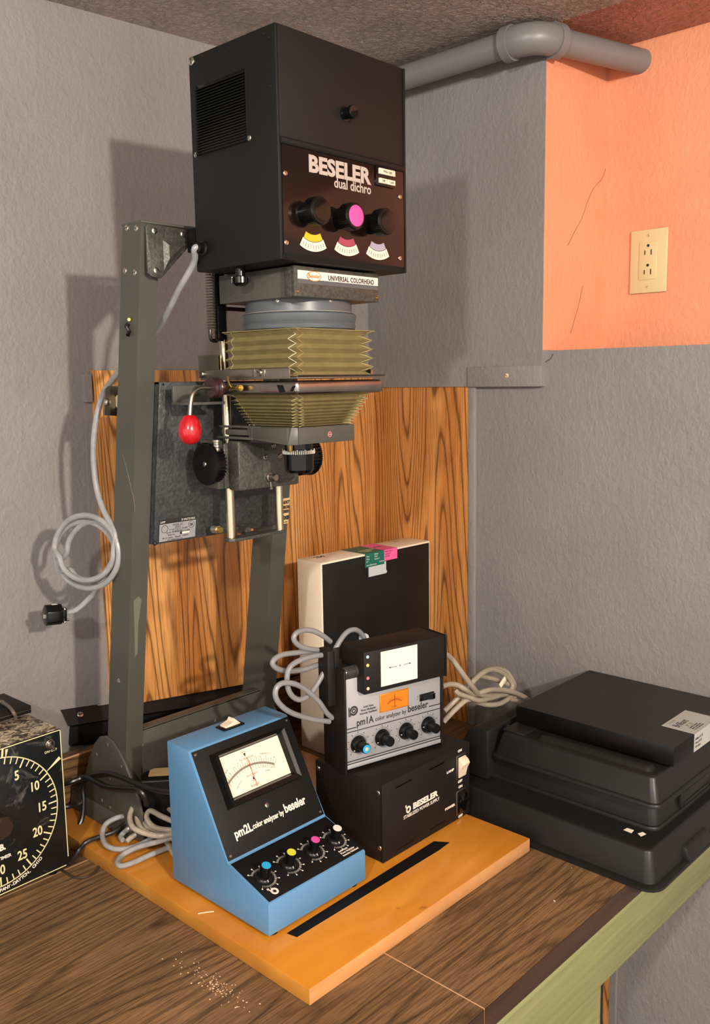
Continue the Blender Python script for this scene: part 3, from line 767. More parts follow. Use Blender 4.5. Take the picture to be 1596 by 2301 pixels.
# counter spring and its bar
mb = MB(); mb.box(.1500, .1640, .3060, .3150, .7400, .8260, .001); mb.box(.1430, .1560, .3020, .3150, .7375, .7410, .001)
mb.tube([(.1375, .3080, .7530), (.1375, .3080, .7430), (.1400, .3080, .7385), (.1480, .3080, .7375)], .0022, 10); mb.build('spring_bar', BKG, en)
mb = MB(); pts = []
for i in range(20 * 12 + 1):
    a = 2 * pi * i / 12; pts.append((.1405 + .0056 * cos(a), .3080 + .0056 * sin(a), .8250 - .0725 * i / 240))
mb.tube(pts, .0010, 6, sub=1); mb.build('coil_spring', STEEL, en)
mb = MB(); mb.box(.165, .275, .3150, .3190, .779, .7845, .001); mb.build('rear_crossbar', MAROON, en)

# lamp head
HX0, HX1, HY0, HY1, HZ0, HZ1 = .1108, .3345, .1345, .2970, .8235, 1.0832
mb = MB(); mb.box(HX0, HX1 - .003, HY0 + .0015, HY1, HZ0, HZ1, .0022); mb.box(HX1 - .0032, HX1, HY0 - .0015, HY1, HZ0 + .0005, HZ1 - .001, .0008)
hd = tag(mb.build('lamp_head', BLK, en), label='black metal colour head box with control panel')
mb = MB(); mb.box(HX0 + .0030, HX1 - .0040, HY0, HY0 + .003, .9610, HZ1 - .001, .0008); dr_ = mb.build('upper_door', BLKD, hd)
mb = MB(); mb.prism([(HY0 + .002, .9615), (HY0 - .0010, .9610), (HY0 - .0025, .9590), (HY0 - .0025, .9555), (HY0 - .0010, .9530), (HY0 + .002, .9525)], 'x', HX0 + .0030, HX1 - .0030, .0004); mb.build('lift_rail', BLK, hd)
mb = MB(); mb.box(HX0 + .0040, HX1 - .0040, HY0 - .0008, HY0 + .002, .8310, .9525, .0003); cpn = mb.build('control_panel', GLOSS, hd)
mb = MB(); mb.hexa([(HX0 + .003, HY0 + .0015, HZ0 + .0005), (HX1 - .003, HY0 + .0015, HZ0 + .0005), (HX1 - .003, HY0 + .003, HZ0 + .0005), (HX0 + .003, HY0 + .003, HZ0 + .0005), (HX0 + .003, HY0 - .001, .8312), (HX1 - .003, HY0 - .001, .8312), (HX1 - .003, HY0 + .003, .8312), (HX0 + .003, HY0 + .003, .8312)]); mb.build('lower_trim', BLK, hd)
PF = frame((0, HY0 - .0009, 0), (1, 0, 0), (0, 0, 1))
text(hd, 'BESELER', PF @ T(.1573, .9287, 0), .0262, LINE, bold=.0011, fit=.1095)
text(hd, 'dual dichro', PF @ T(.1995, .9162, 0), .0165, LINE, bold=.0003, fit=.0665)
def face_mat_patch(x0, x1, z0, z1, mat, name, d=.004):
    mb = MB(); mb.box(x0, x1, HY0 - d, HY0, z0, z1, .0006); return mb.build(name, mat, hd)
mb = MB(); mb.box(.2745, .3105, HY0 - .0025, HY0, .9290, .9532, .0006); mb.build('switch_frame', BKG, hd)
for (a, b, c, d, txts) in ((.2790, .3095, .9432, .9505, (('White Light', .2942),)), (.2790, .2935, .9320, .9383, (('Diff', .2862),)), (.2942, .3095, .9320, .9383, (('Cond', .3018),))):
    sw = face_mat_patch(a, b, c, d, CREAM, 'rocker_switch', .0048)
    for s_, x in txts: text(sw, s_, frame((x, HY0 - .0049, (c + d) / 2 - .0013), (1, 0, 0), (0, 0, 1)), .0042, DPRT, 'CENTER', xs=.85)
def head_knob(x, z, cap, capname):
    F = axis_frame((x, HY0 - .0008, z), (0, -1, 0))
    mb = MB(F); mb.lathe([(.0125, 0), (.0125, .0120), (.0105, .0125), (.0105, .0135)], 28); mb.gear(.0165, .0155, .0135, .0265, 44); mb.lathe([(.0160, .0265), (.0150, .0285), (.0130, .0290)], 32)
    k = mb.build('control_knob', BKP, hd)
    mb = MB(F); mb.lathe([(.0128, .0285), (.0126, .0294), (.0118, .0297)], 32); mb.build(capname, cap, hd)
head_knob(.1490, .8790, BKG, 'knob_cap'); head_knob(.2070, .8795, PINK, 'knob_cap'); head_knob(.2650, .8795, BKG, 'knob_cap')
YW = plain('scale_yellow', (206, 170, 40), .4); MG = plain('scale_magenta', (150, 60, 80), .4); BG = plain('scale_bluegrey', (150, 145, 165), .4); SW = plain('scale_white', (222, 208, 190), .45)
for x, top in ((.1616, YW), (.2198, MG), (.2774, BG)):
    F = frame((x, HY0 - .0009, .8810), (1, 0, 0), (0, 0, 1))
    mb = MB(F); mb.arc(0, 0, .0250, .0335, 242, 298, .0003, 16, 0); mb.arc(0, 0, .0335, .0445, 240, 300, .0003, 16, 1)
    mb.arc(0, 0, .0332, .0338, 242, 298, .0005, 16, 2)
    for k in range(-4, 5): mb.tick(0, 0, 270 + k * 6.2, .037, .0415, .0004, .0006, 2)
    mb.build('filter_scale', [top, SW, DPRT], hd)
for x, z in ((.1190, .9205), (.1180, .8430), (.3225, .9205), (.3215, .8422)): screw(hd, (x, HY0 - .0008, z), (0, -1, 0), .0032, SCR)
q = (.2215, HY0, 1.0050)
mb = MB(axis_frame(q, (0, -1, 0))); mb.lathe([(.0088, 0), (.0088, .0008), (.0068, .0010), (.0064, .0100), (.0078, .0104), (.0080, .0150), (.0070, .0160), (.0055, .0155)], 28)
mb.build('door_knob', BKG, hd)
# side vent: recess with louvres
mb = MB(); mb.box(HX0 - .0006, HX0 + .0004, .1885, .2825, .9640, 1.0455, .0002); mb.build('vent_recess', BKG, hd)
sl = None
for i in range(24):
    z = .9662 + i * .0033
    if sl is None:
        mb = MB(); mb.hexa([(HX0 - .0004, .1900, -.0004), (HX0 - .0004, .2810, -.0004), (HX0 - .0030, .2810, -.0018), (HX0 - .0030, .1900, -.0018), (HX0 - .0004, .1900, .0004), (HX0 - .0004, .2810, .0004), (HX0 - .0030, .2810, -.0010), (HX0 - .0030, .1900, -.0010)])
        sl = mb.build('louvre', BLK, hd, smooth=False, local=True)
        for v in sl.data.vertices: v.co -= off(hd)
        sl.location = (0, 0, z); 
    else:
        s2 = sl.copy(); COL.objects.link(s2); s2.parent = hd; s2.location = (0, 0, z)
mb = MB(); mb.box(HX0 - .0032, HX0, .2822, .2840, .9640, 1.0460); mb.build('vent_edge', BLK, hd); mb = MB(); mb.box(HX0 - .0014, HX0, .1868, .1886, .9640, 1.0460); mb.build('vent_edge', BLK, hd)
for (yy, zz, r) in ((.2901, 1.0775, .0052), (.2887, .9663, .0034), (.1853, .9672, .0034)): screw(hd, (HX0, yy, zz), (-1, 0, 0), r, SCR)
zh = lambda a, b: (400 + a / 2.85, 20 + b / 2.85)
for a, b in ((545, 160), (583, 185), (325, 255), (590, 495), (597, 790), (603, 945), (268, 972), (330, 1435), (335, 1505), (620, 1540), (548, 1560)):
    p = at(*zh(a, b), 0, HX0); screw(hd, p, (-1, 0, 0), .0013, BLK, 'rivet', .0009)
mb = MB(axis_frame((HX1, .1930, .9605), (1, 0, 0))); mb.lathe([(.004, 0), (.004, .004)], 16); mb.gear(.0085, .0078, .0035, .0125, 26); mb.build('side_knob', STEEL, hd)
# grommet, mains cord and plug
G = Vector((HX0, .2800, .8515))
mb = MB(axis_frame(G, (-1, 0, 0))); mb.lathe([(.0092, 0), (.0092, .002), (.0068, .0035), (.0066, .0105), (.005, .0115)], 20); mb.build('cord_grommet', BKP, hd)
cp_ = [G + Vector((-.004, 0, 0)), G + Vector((-.013, .002, -.001))]
for x, y, d in ((436, 590, .295), (404, 648, .325), (378, 700, .360), (352, 748, .400), (318, 785, .440), (285, 812, .462), (262, 842, .470), (232, 886, .476), (215, 950, .484), (210, 1020, .492), (216, 1090, .490), (232, 1145, .470), (258, 1196, .440)):
    cp_.append(at(x, y, 1, d))
def loopp(cx, cy0, rx, ry, a0, a1, n, Y, dy=0, tilt=0):
    out = []
    for i in range(n + 1):
        a = radians(a0 + (a1 - a0) * i / n); x = cx + rx * cos(a) + tilt * sin(a)
        out.append(at(x, cy0 + ry * sin(a), 1, .560 - .135 * (x - 120) / 155 + (Y - .505) * .6 + dy * i / n))
    return out
cp_ += loopp(194, 1240, 62, 64, -5, 170, 8, .505, -.010)
cp_ += loopp(195, 1240, 72, 82, 185, 520, 16, .497, .010, 5)
cp_ += loopp(204, 1238, 54, 66, 175, 500, 16, .520, -.006, -7)
cp_ += loopp(192, 1246, 68, 74, 150, 420, 13, .512, .008, 3)
cp_ += [at(243, 1290, 1, .528), at(222, 1318, 1, .540), at(200, 1345, 1, .555), at(172, 1370, 1, .565), at(150, 1376, 1, .572)]
mb = MB(); mb.tube(cp_, .0042, 10, sub=5); cord = mb.build('mains_cord', WIREL, en)
q = at(146, 1378, 1, .573); r_ = at(92, 1384, 1, .580); d_ = (r_ - q).normalized()
F = axis_frame(q, d_, (0, 0, 1))
mb = MB(F)
mb.prism([(.0155, .004), (.0155, -.004), (.007, -.0135), (-.009, -.0135), (-.0155, -.004), (-.0155, .004), (-.009, .0135), (.007, .0135)], 'z', .006, .030, .0015)
mb.prism([(.010, .010), (.010, -.010), (-.010, -.010), (-.010, .010)], 'z', .0, .006, .001)
pg = mb.build('plug', BKP, cord)
mb = MB(F); mb.box(-.012, -.009, -.0155, .0155, .003, .006, .0006); mb.box(.008, .011, -.0155, .0155, .003, .006, .0006); mb.cyl((-.0105, .0, .004), (-.0105, .0, -.006), .002, n=8); mb.build('cord_clamp', SCR, pg)
mb = MB(F); mb.box(.0140, .0158, -.003, .003, .012, .020); mb.build('plug_sticker', PAPER, pg)
mb = MB(F); mb.box(-.003, .003, -.0070, -.0055, .030, .0345); mb.box(-.003, .003, .0055, .0070, .030, .0345); mb.build('prongs', STEEL, pg)

# ------------------------------------------------------------------ blue analyser
pm = thing('color_analyzer', 'light blue sloping analyzer with wide white meter and four colour-capped knobs', 'analyzer', (.1135, .20, BT))
X0, X1 = .0282, .1990
prof = [(.0980, .026), (.0980, .067), (.1741, .0899), (.2453, .2182), (.2922, .2196), (.2922, .026)]
mb = MB(); mb.prism(prof, 'x', X0, X1, .0016); mb.build('housing', BLUE, pm)
P0 = Vector((X0, .2453, .2182)); P1 = Vector((X0, .1741, .0899)); P2 = Vector((X0, .0980, .067))
FA = frame(P0, (1, 0, 0), (P0 - P1).normalized()); FB = frame(P1, (1, 0, 0), (P1 - P2).normalized())
# in FA local y is negative downwards: y = -v
for x, y in ((X0 + .015, .11), (X1 - .015, .11), (X0 + .015, .280), (X1 - .015, .280)):
    mb = MB(T(x, y, 0)); mb.lathe([(.007, BT), (.008, .0275)], 18); mb.build('rubber_foot', BKP, pm)
mb = MB(FA); mb.box(.0030, .1700, -.1440, -.0030, 0, .0015, .0004); fpn = mb.build('meter_panel', BLK, pm)
for x, y in ((.0070, -.0075), (.1650, -.0075), (.0075, -.1390), (.1650, -.1390)): screw(fpn, FA @ Vector((x, y, .0015)), FA.to_3x3() @ Vector((0, 0, 1)), .0022, STEEL)
screw(fpn, FA @ Vector((.0857, -.1012, .0016)), FA.to_3x3() @ Vector((0, 0, 1)), .0036, STEEL, 'zero_screw', .001)
# bezel as four mitred bars
mb = MB(FA)
o = (.0255, .1500, -.0870, -.0142); i_ = (.0365, .1400, -.0755, -.0220); h = .0125
def bz(a, b, c, d):
    mb._add([a + (0,), b + (0,), c + (0,), d + (0,)], [(0, 1, 2, 3)])
O = [(o[0], o[2]), (o[1], o[2]), (o[1], o[3]), (o[0], o[3])]; I = [(i_[0], i_[2]), (i_[1], i_[2]), (i_[1], i_[3]), (i_[0], i_[3])]
O2 = [(o[0] + .002, o[2] + .002), (o[1] - .002, o[2] + .002), (o[1] - .002, o[3] - .002), (o[0] + .002, o[3] - .002)]
I2 = [(i_[0] - .003, i_[2] - .003), (i_[1] + .003, i_[2] - .003), (i_[1] + .003, i_[3] + .003), (i_[0] - .003, i_[3] + .003)]
for k in range(4):
    j = (k + 1) % 4
    v = [(*O[k], .001), (*O[j], .001), (*O2[j], h), (*O2[k], h), (*I2[k], h - .002), (*I2[j], h - .002), (*I[k], .001), (*I[j], .001)]
    mb._add(v, [(0, 1, 2, 3), (3, 2, 5, 4), (4, 5, 7, 6)])
mb.build('meter_bezel', BKP, pm, angle=20)
mb = MB(FA); mb.box(i_[0], i_[1], i_[2], i_[3], .001, .0025); mt = mb.build('meter_dial', METER, pm)
MF = FA @ T(0, 0, .0026)
mb = MB(MF)
cx, cyv = .0790, -.1200
mb.arc(cx, cyv, .0736, .0764, 58, 122, .0002, 40, 0)
for k in range(25):
    a = 57 + k * 68 / 24; mb.tick(cx, cyv, a, .0764, .0812 if k % 2 else .0832, .0004, .0002, 0)
for k in range(21):
    a = 58 + (k / 20) ** 1.4 * 64; mb.tick(cx, cyv, a, .0700, .0736, .0004, .0002, 0)
mb.prism([(.0760, -.0280), (.0798, -.0280), (.0779, -.0328)], 'z', 0, .0003, mi=1); mb.prism([(.0772, -.0640), (.0806, -.0640), (.0789, -.0595)], 'z', 0, .0003, mi=1)
mb.build('meter_scale', [GPRT, DPRT], mt)
for s_, x, y, a, z_, w_ in (('FILTRATION', .0677, -.0362, 0, .0036, .0225), ('SUBTRACT', .1010, -.0372, -14, .0030, .0165), ('ADD', .0408, -.0440, 38, .0030, .006), ('SECONDS', .0694, -.0585, 0, .0038, .0190), ('TIME', .1009, -.0605, -14, .0030, .0075), ('beseler', .0712, -.0725, 0, .0056, .0150),
                      ('SUBTRACT', .0490, -.0680, 36, .0024, .0150), ('NULL', .0745, -.0272, 0, .0026, .0070), ('NULL', .0755, -.0662, 0, .0024, .0070),
                      ('75', .0458, -.0470, 30, .0024, 0), ('50', .0545, -.0415, 22, .0024, 0), ('25', .0625, -.0385, 14, .0024, 0), ('25', .0915, -.0378, -6, .0024, 0), ('50', .0990, -.0400, -12, .0024, 0), ('75', .1080, -.0425, -18, .0024, 0), ('100', .1200, -.0475, -24, .0024, 0),
                      ('8', .0880, -.0530, -4, .0024, 0), ('10', .0915, -.0533, -6, .0024, 0), ('15 20 25', .0965, -.0540, -12, .0024, 0), ('60', .1110, -.0590, -20, .0024, 0)):
    text(mt, s_, MF @ T(x, y, 0) @ RZ(a), z_, GPRT, xs=.9, fit=w_)
mb = MB(FA); mb.box(-.0003, .0003, 0, .0395, 0, .0003, M=T(.0796, -.0740, .0045) @ RZ(1.2)); tag(mb.build('needle', REDL, mt), label='red meter needle')
mb = MB(FA); mb.box(i_[0] - .002, i_[1] + .002, i_[2] - .002, i_[3] + .002, .0095, .0101); mb.build('meter_glass', GLASS, pm)
TF = FA @ T(0, 0, .0016)
text(fpn, 'pm2L', TF @ T(.0235, -.1225, 0), .0150, WHITE, bold=.0005, fit=.0290)
text(fpn, 'color analyzer by', TF @ T(.0530, -.1215, 0), .0098, WHITE, bold=.0003, fit=.0540)
text(fpn, 'beseler', TF @ T(.1095, -.1205, 0), .0160, WHITE, bold=.0005, fit=.0385)
mb = MB(FB); mb.box(.0040, .1700, -.0765, -.0025, 0, .0012, .0003); kp = mb.build('knob_panel', BKM, pm)
nB = FB.to_3x3() @ Vector((0, 0, 1))
for kx, cap, cl_ in ((.0235, CYAN, 'cyan'), (.0655, YEL, 'yellow'), (.1075, PINK, 'pink'), (.1480, WHITE, 'white')):
    KF = FB @ T(kx, -.0430, .0012)
    mb = MB(KF)
    for k in range(41):
        a = 225 - k * 270 / 40 - 90; big = k % 5 == 0
        mb.tick(0, 0, a, .0135, .0185 if big else .0162, .0003, .0002)
        if big: mb.tick(0, 0, a, .0185, .0203, .0018, .0002)
    mb.build('dial_marks', WHITE, kp)
    mb = MB(KF); mb.lathe([(.0118, 0), (.0115, .0020), (.0092, .0045), (.0070, .0050)], 32); kn = mb.build('control_knob', BKP, pm)
    mb = MB(KF); mb.gear(.0070, .0062, .0048, .0185, 18); mb.lathe([(.0066, .0185), (.0064, .0192)], 24); mb.build('knob_grip', BKP, kn, smooth=False)
    mb = MB(KF); mb.lathe([(.0060, .0190), (.0058, .0198)], 28); tag(mb.build('knob_cap', cap, kn), label=cl_ + ' knob cap')
    mb = MB(KF @ T(0, 0, .0035)); mb.tick(0, 0, 255, .0095, .0122, .0010, .0014, w1=.0003); mb.build('pointer_mark', WHITE, kn)
def blogo(parent, F, s, mat):       # ring with a stem
    mb = MB(F)
    mb.arc(0, 0, .55 * s, 1.0 * s, 0, 360, .0002, 32); mb.arc(0, 0, .42 * s, .47 * s, 0, 360, .0002, 28)
    mb.prism([(-1.0 * s, 0), (-.75 * s, 0), (-.75 * s, 1.5 * s), (-1.0 * s, 1.5 * s)], 'z', 0, .0002); mb.prism([(-1.30 * s, .9 * s), (-1.12 * s, .9 * s), (-1.12 * s, 1.5 * s), (-1.30 * s, 1.5 * s)], 'z', 0, .0002)
    return mb.build('logo_mark', mat, parent)
def plogo(parent, F, s, mat):
    mb = MB(F)
    mb.arc(0, 0, .62 * s, 1.0 * s, -150, 175, .0002, 32); mb.arc(0, 0, .25 * s, .50 * s, 0, 360, .0002, 28)
    mb.prism([(-1.25 * s, -1.1 * s), (-1.0 * s, -1.1 * s), (-1.0 * s, .9 * s), (-1.25 * s, .9 * s)], 'z', 0, .0002); mb.prism([(-.90 * s, -1.1 * s), (-.68 * s, -1.1 * s), (-.68 * s, .3 * s), (-.90 * s, .3 * s)], 'z', 0, .0002)
    return mb.build('logo_mark', mat, parent)
blogo(kp, FB @ T(.0205, -.0672, .0012) @ RZ(0), .0052, WHITE)
for k, s_ in enumerate(('Solid State', 'Photo Multiplier', 'Intensity Stabilized')): text(kp, s_, FB @ T(.1360, -.0640 - k * .0042, .0012), .0040, WHITE, bold=.0001, xs=.95)
mb = MB(); mb.box(.0985, .1340, .2600, .2790, .2190, .2215, .0006); sf = mb.build('switch_frame', BKP, pm)
mb = MB(); mb.prism([(.1035, .2212), (.1290, .2212), (.1285, .2225), (.1190, .2310), (.1165, .2262), (.1040, .2238)], 'y', .2630, .2760, .0005); tag(mb.build('rocker_switch', CREAM, pm), label='white power rocker switch')

# ------------------------------------------------------------------ stabilised power supply
ps = thing('power_supply', 'black stabilized power supply box with two rocker switches beside the blue analyzer', 'power supply', (.35, .18, BT))
mb = MB(); mb.box(.2505, .4505, .1140, .2440, BT + .0004, .1352, .0012); mb.build('housing', BLKD, ps)
mb = MB(); mb.box(.2492, .4500, .1122, .1142, BT + .0010, .1355, .0004); psf = mb.build('front_panel', BLKD, ps)
for x0, z0_, x1 in ((.2771, .1222, .3122), (.3513, .1235, .3867), (.2794, .0290, .3149), (.3546, .0298, .3891)):
    mb = MB(); mb.box(x0, x1, .1116, .1124, z0_ - .0009, z0_ + .0009); mb.build('vent_slot', BKG, psf)
for y, z in ((.1208, .1215), (.1190, .0415), (.2380, .1231)): screw(ps, (.2505, y, z), (-1, 0, 0), .0036, SCR)
PS = frame((0, .1121, 0), (1, 0, 0), (0, 0, 1))
text(psf, 'BESELER', PS @ T(.3150, .0772, 0), .0120, WHITE, bold=.0006, fit=.0575)
text(psf, 'STABILIZED POWER SUPPLY', PS @ T(.2940, .0690, 0), .0072, WHITE, bold=.0001, fit=.0815)
blogo(psf, PS @ T(.3045, .0805, 0), .0053, WHITE)
for s_, x, z in (('ON', .4255, .1275), ('OFF', .4262, .0787), ('ON', .4270, .0700), ('OFF', .4270, .0228)): text(psf, s_, PS @ T(x, z, 0), .0052, WHITE, 'CENTER', bold=.0003, xs=1.15)
text(psf, 'LAMP', PS @ T(.3934, .1030, 0), .0050, WHITE, bold=.0003, fit=.0177); text(psf, 'POWER', PS @ T(.3892, .0465, 0), .0050, WHITE, bold=.0003, fit=.0245)
for z0_, z1_, m_, lb in ((.0845, .1235, CREAM, 'white lamp rocker switch'), (.0290, .0675, BKG, 'black power rocker switch')):
    mb = MB(); mb.box(.4155, .4395, .1106, .1124, z0_, z1_, .0006); fr_ = mb.build('switch_frame', STEEL, ps)
    mb = MB(); mb.box(.4175, .4380, .1100, .1120, z0_ + .002, z1_ - .002, .0004); mb.build('switch_well', BKP, fr_)
    zc = (z0_ + z1_) / 2
    mb = MB(); mb.prism([(.1110, z1_ - .003), (.1040, z1_ - .008), (.1010, z1_ - .013), (.1065, zc - .003), (.1085, z0_ + .004), (.1110, z0_ + .004)], 'x', .4190, .4365, .0006); tag(mb.build('rocker_switch', m_, ps), label=lb)

# ------------------------------------------------------------------ pm1A analyser (turned a little)
A0 = Vector((.2454, .1747, .1354)); pa = radians(-13.3)
an = thing('color_analyzer', 'silver fronted analyzer with small amber meter standing on the black power supply', 'analyzer', tuple(A0), pa, world=False)
mb = MB(); mb.box(-.0035, 0, 0 - .002, .055, 0, .1500, .0006); mb.box(.1690, .1725, -.002, .055, 0, .1500, .0006); mb.box(0, .1690, .003, .055, .004, .1480, .0004)
mb.build('housing', BLKD, an)
PN = frame((0, .0028, 0), (1, 0, 0), (0, 0, 1))
mb = MB(PN); mb.box(.0002, .1688, .0120, .1360, 0, .0012, .0003); pnl = mb.build('front_panel', SILVER, an)
mb = MB(PN); mb.box(.0002, .1688, .0050, .0110, 0, .0030, .0008); mb.build('bottom_strip', SILVER, an)
Q = PN @ T(0, 0, .0013)
def PZ(z): return z - .1354
mb = MB(Q)
for a, b, c, d in ((.0005, .0175, .1985, .1998), (.1475, .1685, .2006, .2019), (.0005, .1685, .1935, .1947), (.0005, .1685, .1500, .1513)): mb.box(a, b, PZ(c), PZ(d), 0, .0003)
mb.build('stripes', DPRT, pnl)
text(pnl, 'pm1A', Q @ T(.0188, PZ(.2002), 0), .0145, DPRT, bold=.0003, fit=.0290)
text(pnl, 'color analyzer by', Q @ T(.0505, PZ(.2005), 0), .0090, DPRT, bold=.0001, fit=.0550)
text(pnl, 'beseler', Q @ T(.1085, PZ(.2010), 0), .0145, DPRT, bold=.0003, fit=.0375)
plogo(pnl, Q @ T(.0140, PZ(.2240), 0), .0070, DPRT)
for k, s_ in enumerate(('Solid State', 'Photo Multiplier', 'Intensity Stabilized')): text(pnl, s_, Q @ T(.0390, PZ(.2245) - k * .0045, 0), .0042, DPRT, 'CENTER', bold=.0001, xs=.95)
mb = MB(Q); mb.box(.0580, .1090, PZ(.2112), PZ(.2385), 0, .0012, .0004, mi=1); mb.box(.0592, .1078, PZ(.2124), PZ(.2373), .001, .0016)
mtr = mb.build('meter', [AMB, BRASS], an)
M2 = Q @ T(.0835, PZ(.2080), .0017)
mb = MB(M2); mb.arc(0, 0, .0180, .0190, 48, 132, .0002, 24)
for k in range(19): mb.tick(0, 0, 50 + k * 80 / 18, .019, .0215 if k % 3 else .0228, .0003, .0002)
for k in range(13): mb.tick(0, 0, 54 + k * 72 / 12, .0162, .018, .0003, .0002)
mb.box(-.0004, .0004, .006, .027, .0004, .0007, M=RZ(0)); mb.build('meter_scale', plain('brown_print', (110, 60, 20), .5), mtr)
text(mtr, 'beseler', M2 @ T(0, .0072, 0), .0040, plain('brown_ink', (120, 66, 22), .5), 'CENTER')
mb = MB(Q); mb.box(.1300, .1560, PZ(.2130), PZ(.2235), 0, .0020, .0004); sw = mb.build('switch_frame', BKP, an)
mb = MB(PN); mb.prism([(.1320, .002), (.1540, .002), (.1545, .0075), (.1500, .0085), (.1430, .0050), (.1325, .0040)], 'y', PZ(.2142), PZ(.2225), M=Matrix(((1, 0, 0, 0), (0, 1, 0, 0), (0, 0, 1, 0), (0, 0, 0, 1)))); mb.build('rocker_switch', BKG, an)
for s_, k in (('O', 0), ('F', 1)): text(pnl, s_, Q @ T(.1265, PZ(.2200) - k * .004, 0), .0034, DPRT, 'CENTER')
for i, (kx, cap, nm_) in enumerate(((.0205, CYAN, 'cyan and tan knob cap'), (.0620, BKG, None), (.1045, BKG, None), (.1455, BKG, None))):
    KF = Q @ T(kx, PZ(.1735), 0)
    mb = MB(KF)
    for k in range(41):
        a = 225 - k * 270 / 40; big = k % 5 == 0
        mb.tick(0, 0, a, .0136, .0172 if big else .0156, .0003, .0002)
        if big: mb.tick(0, 0, a, .0172, .0186, .0011, .0002)
    mb.build('dial_marks', DPRT, pnl)
    mb = MB(KF); mb.lathe([(.0128, 0), (.0125, .0020), (.0096, .0060), (.0075, .0065)], 32); kn = mb.build('control_knob', BKP, an)
    mb = MB(KF); mb.gear(.0072, .0064, .0060, .0205, 18, mi=0); mb.lathe([(.0070, .0205), (.0068, .0215)], 24); mb.build('knob_grip', BKP, kn, smooth=False)
    mb = MB(KF); mb.lathe([(.0062, .0212), (.0060, .0219)], 28); o_ = mb.build('knob_cap', cap, kn)
    if nm_:
        tag(o_, label=nm_); mb = MB(KF); mb.lathe([(.0028, .0219), (.0026, .0222)], 20); mb.build('cap_centre', MTAPE, kn)
    mb = MB(KF @ T(0, 0, .0035)); mb.tick(0, 0, 215 - i * 12, .0098, .0122, .0012, .0014, w1=.0004); mb.build('pointer_mark', WHITE, kn)
mb = MB(); mb.box(-.016, -.0035, .020, .046, .095, .175, .001); mb.box(-.006, .004, .020, .0225, .140, .178, .0006)
mb.build('cable_bracket', BLKD, an)
# probe unit leaning on the analyser
pr_ = thing('probe_unit', 'black box with a white card label resting on the silver analyzer', 'probe', tuple(A0), pa, world=False)
z0_, z1_ = PZ(.2505), PZ(.3115)
mb = MB(); mb.box(.0205, .1640, -.0165, .0420, z0_, z1_, .0015); mb.build('housing', BLKD, pr_)
mb = MB(); mb.box(.1640, .1665, -.0180, .0440, z0_ - .001, z1_ + .001, .0006); mb.build('end_cap', BLK, pr_)
RF = frame((0, -.0166, 0), (1, 0, 0), (0, 0, 1))
mb = MB(RF); mb.box(.0485, .1125, PZ(.2570) , PZ(.3075), 0, .0005); cd_ = mb.build('card_label', PAPER, pr_)
CF = RF @ T(.0805, PZ(.2822), .0006)
mb = MB(CF); mb.box(-.0170, -.0045, -.0003, .0003, 0, .0002); mb.box(.0075, .0190, -.0003, .0003, 0, .0002)
mb.prism([(-.0185, 0), (-.0155, .0014), (-.0155, -.0014)], 'z', 0, .0002); mb.prism([(.0205, 0), (.0175, .0014), (.0175, -.0014)], 'z', 0, .0002)
mb.lathe([(.0010, 0), (.0010, .0002)], 12, M=T(.0010, 0, 0)); mb.build('arrows', DPRT, cd_)
for zz, c_ in ((.3045, (150, 190, 200)), (.2925, (214, 190, 90)), (.2740, (214, 110, 120)), (.2590, (220, 190, 150))):
    mb = MB(RF @ T(.0265, PZ(zz), 0)); mb.lathe([(.0024, 0), (.0022, .0008)], 16); mb.build('indicator_dot', plain('dot', c_, .5), pr_)
mb = MB(axis_frame((.0205, .006, PZ(.2800)), (-1, 0, 0))); mb.lathe([(.009, 0), (.009, .003)], 24); mb.gear(.0078, .0068, .002, .0185, 20); mb.lathe([(.0075, .0185), (.007, .020)], 24); mb.build('selector_knob', plain('grey_black_plastic', (58, 54, 50), .3), pr_, smooth=False)

# ------------------------------------------------------------------ white paper box
ya = math.atan2(.4557 - .4649, .785 - .4863)
wb = thing('paper_box', 'tall cream card box with black front standing behind the analyzers', 'box', (.4900, .4690, 0), ya, world=False)
mb = MB(); mb.box(0, .3000, 0, .0640, .0004, .3605, .0012); mb.build('carton', BOXW, wb)
mb = MB(); mb.box(.0035, .2965, -.0012, .0005, .0035, .3570, .0004); fl_ = mb.build('front_cover', BOXB, wb)
mb = MB(); mb.box(.1120, .1640, -.0016, .0640, .3604, .3610, 0); mb.box(.1120, .1640, -.0018, -.0012, .3345, .3610); gl = mb.build('label', TEAL, wb); tag(gl, label='dark green label over the top edge')
mb = MB(); mb.box(.1640, .2010, -.0016, .0640, .3604, .3611); mb.box(.1640, .2010, -.0018, -.0012, .3400, .3611); pk_ = mb.build('label', PNKL, wb); tag(pk_, label='pink label over the top edge')
mb = MB(); mb.prism([(.1210, .3350), (.1690, .3390), (.1690, .3230), (.1720, .3180), (.1680, .3150)] + [(.1680 - k * .00235, .3150 + (.0011 if k % 2 else 0)) for k in range(1, 20)] + [(.1210, .3150)], 'y', -.0017, -.0012); mb.build('tape_piece', TAPE, wb)
LF = frame((0, -.0019, 0), (1, 0, 0), (0, 0, 1))
for s_, x, z, q_ in (('Type', .1150, .3540, .0040), ('Grey', .1150, .3490, .0040), ('NT', .1150, .3440, .0040), ('www.ilford.com', .1150, .3370, .0042), ('Baryta', .1370, .3560, .0040), ('Paper', .1370, .3515, .0040), ('Grade 2', .1370, .3465, .0040), ('50 sheets', .1500, .3400, .0036)):
    text(gl, s_, LF @ T(x, z, 0), q_, WHITE)
for k, s_ in enumerate(('PRINT MATT', '24x30 25', 'ORDER')): text(pk_, s_, LF @ T(.1665, .3560 - k * .0045, 0), .0038, DPRT)
TP = frame((0, 0, .3612), (1, 0, 0), (0, 1, 0))
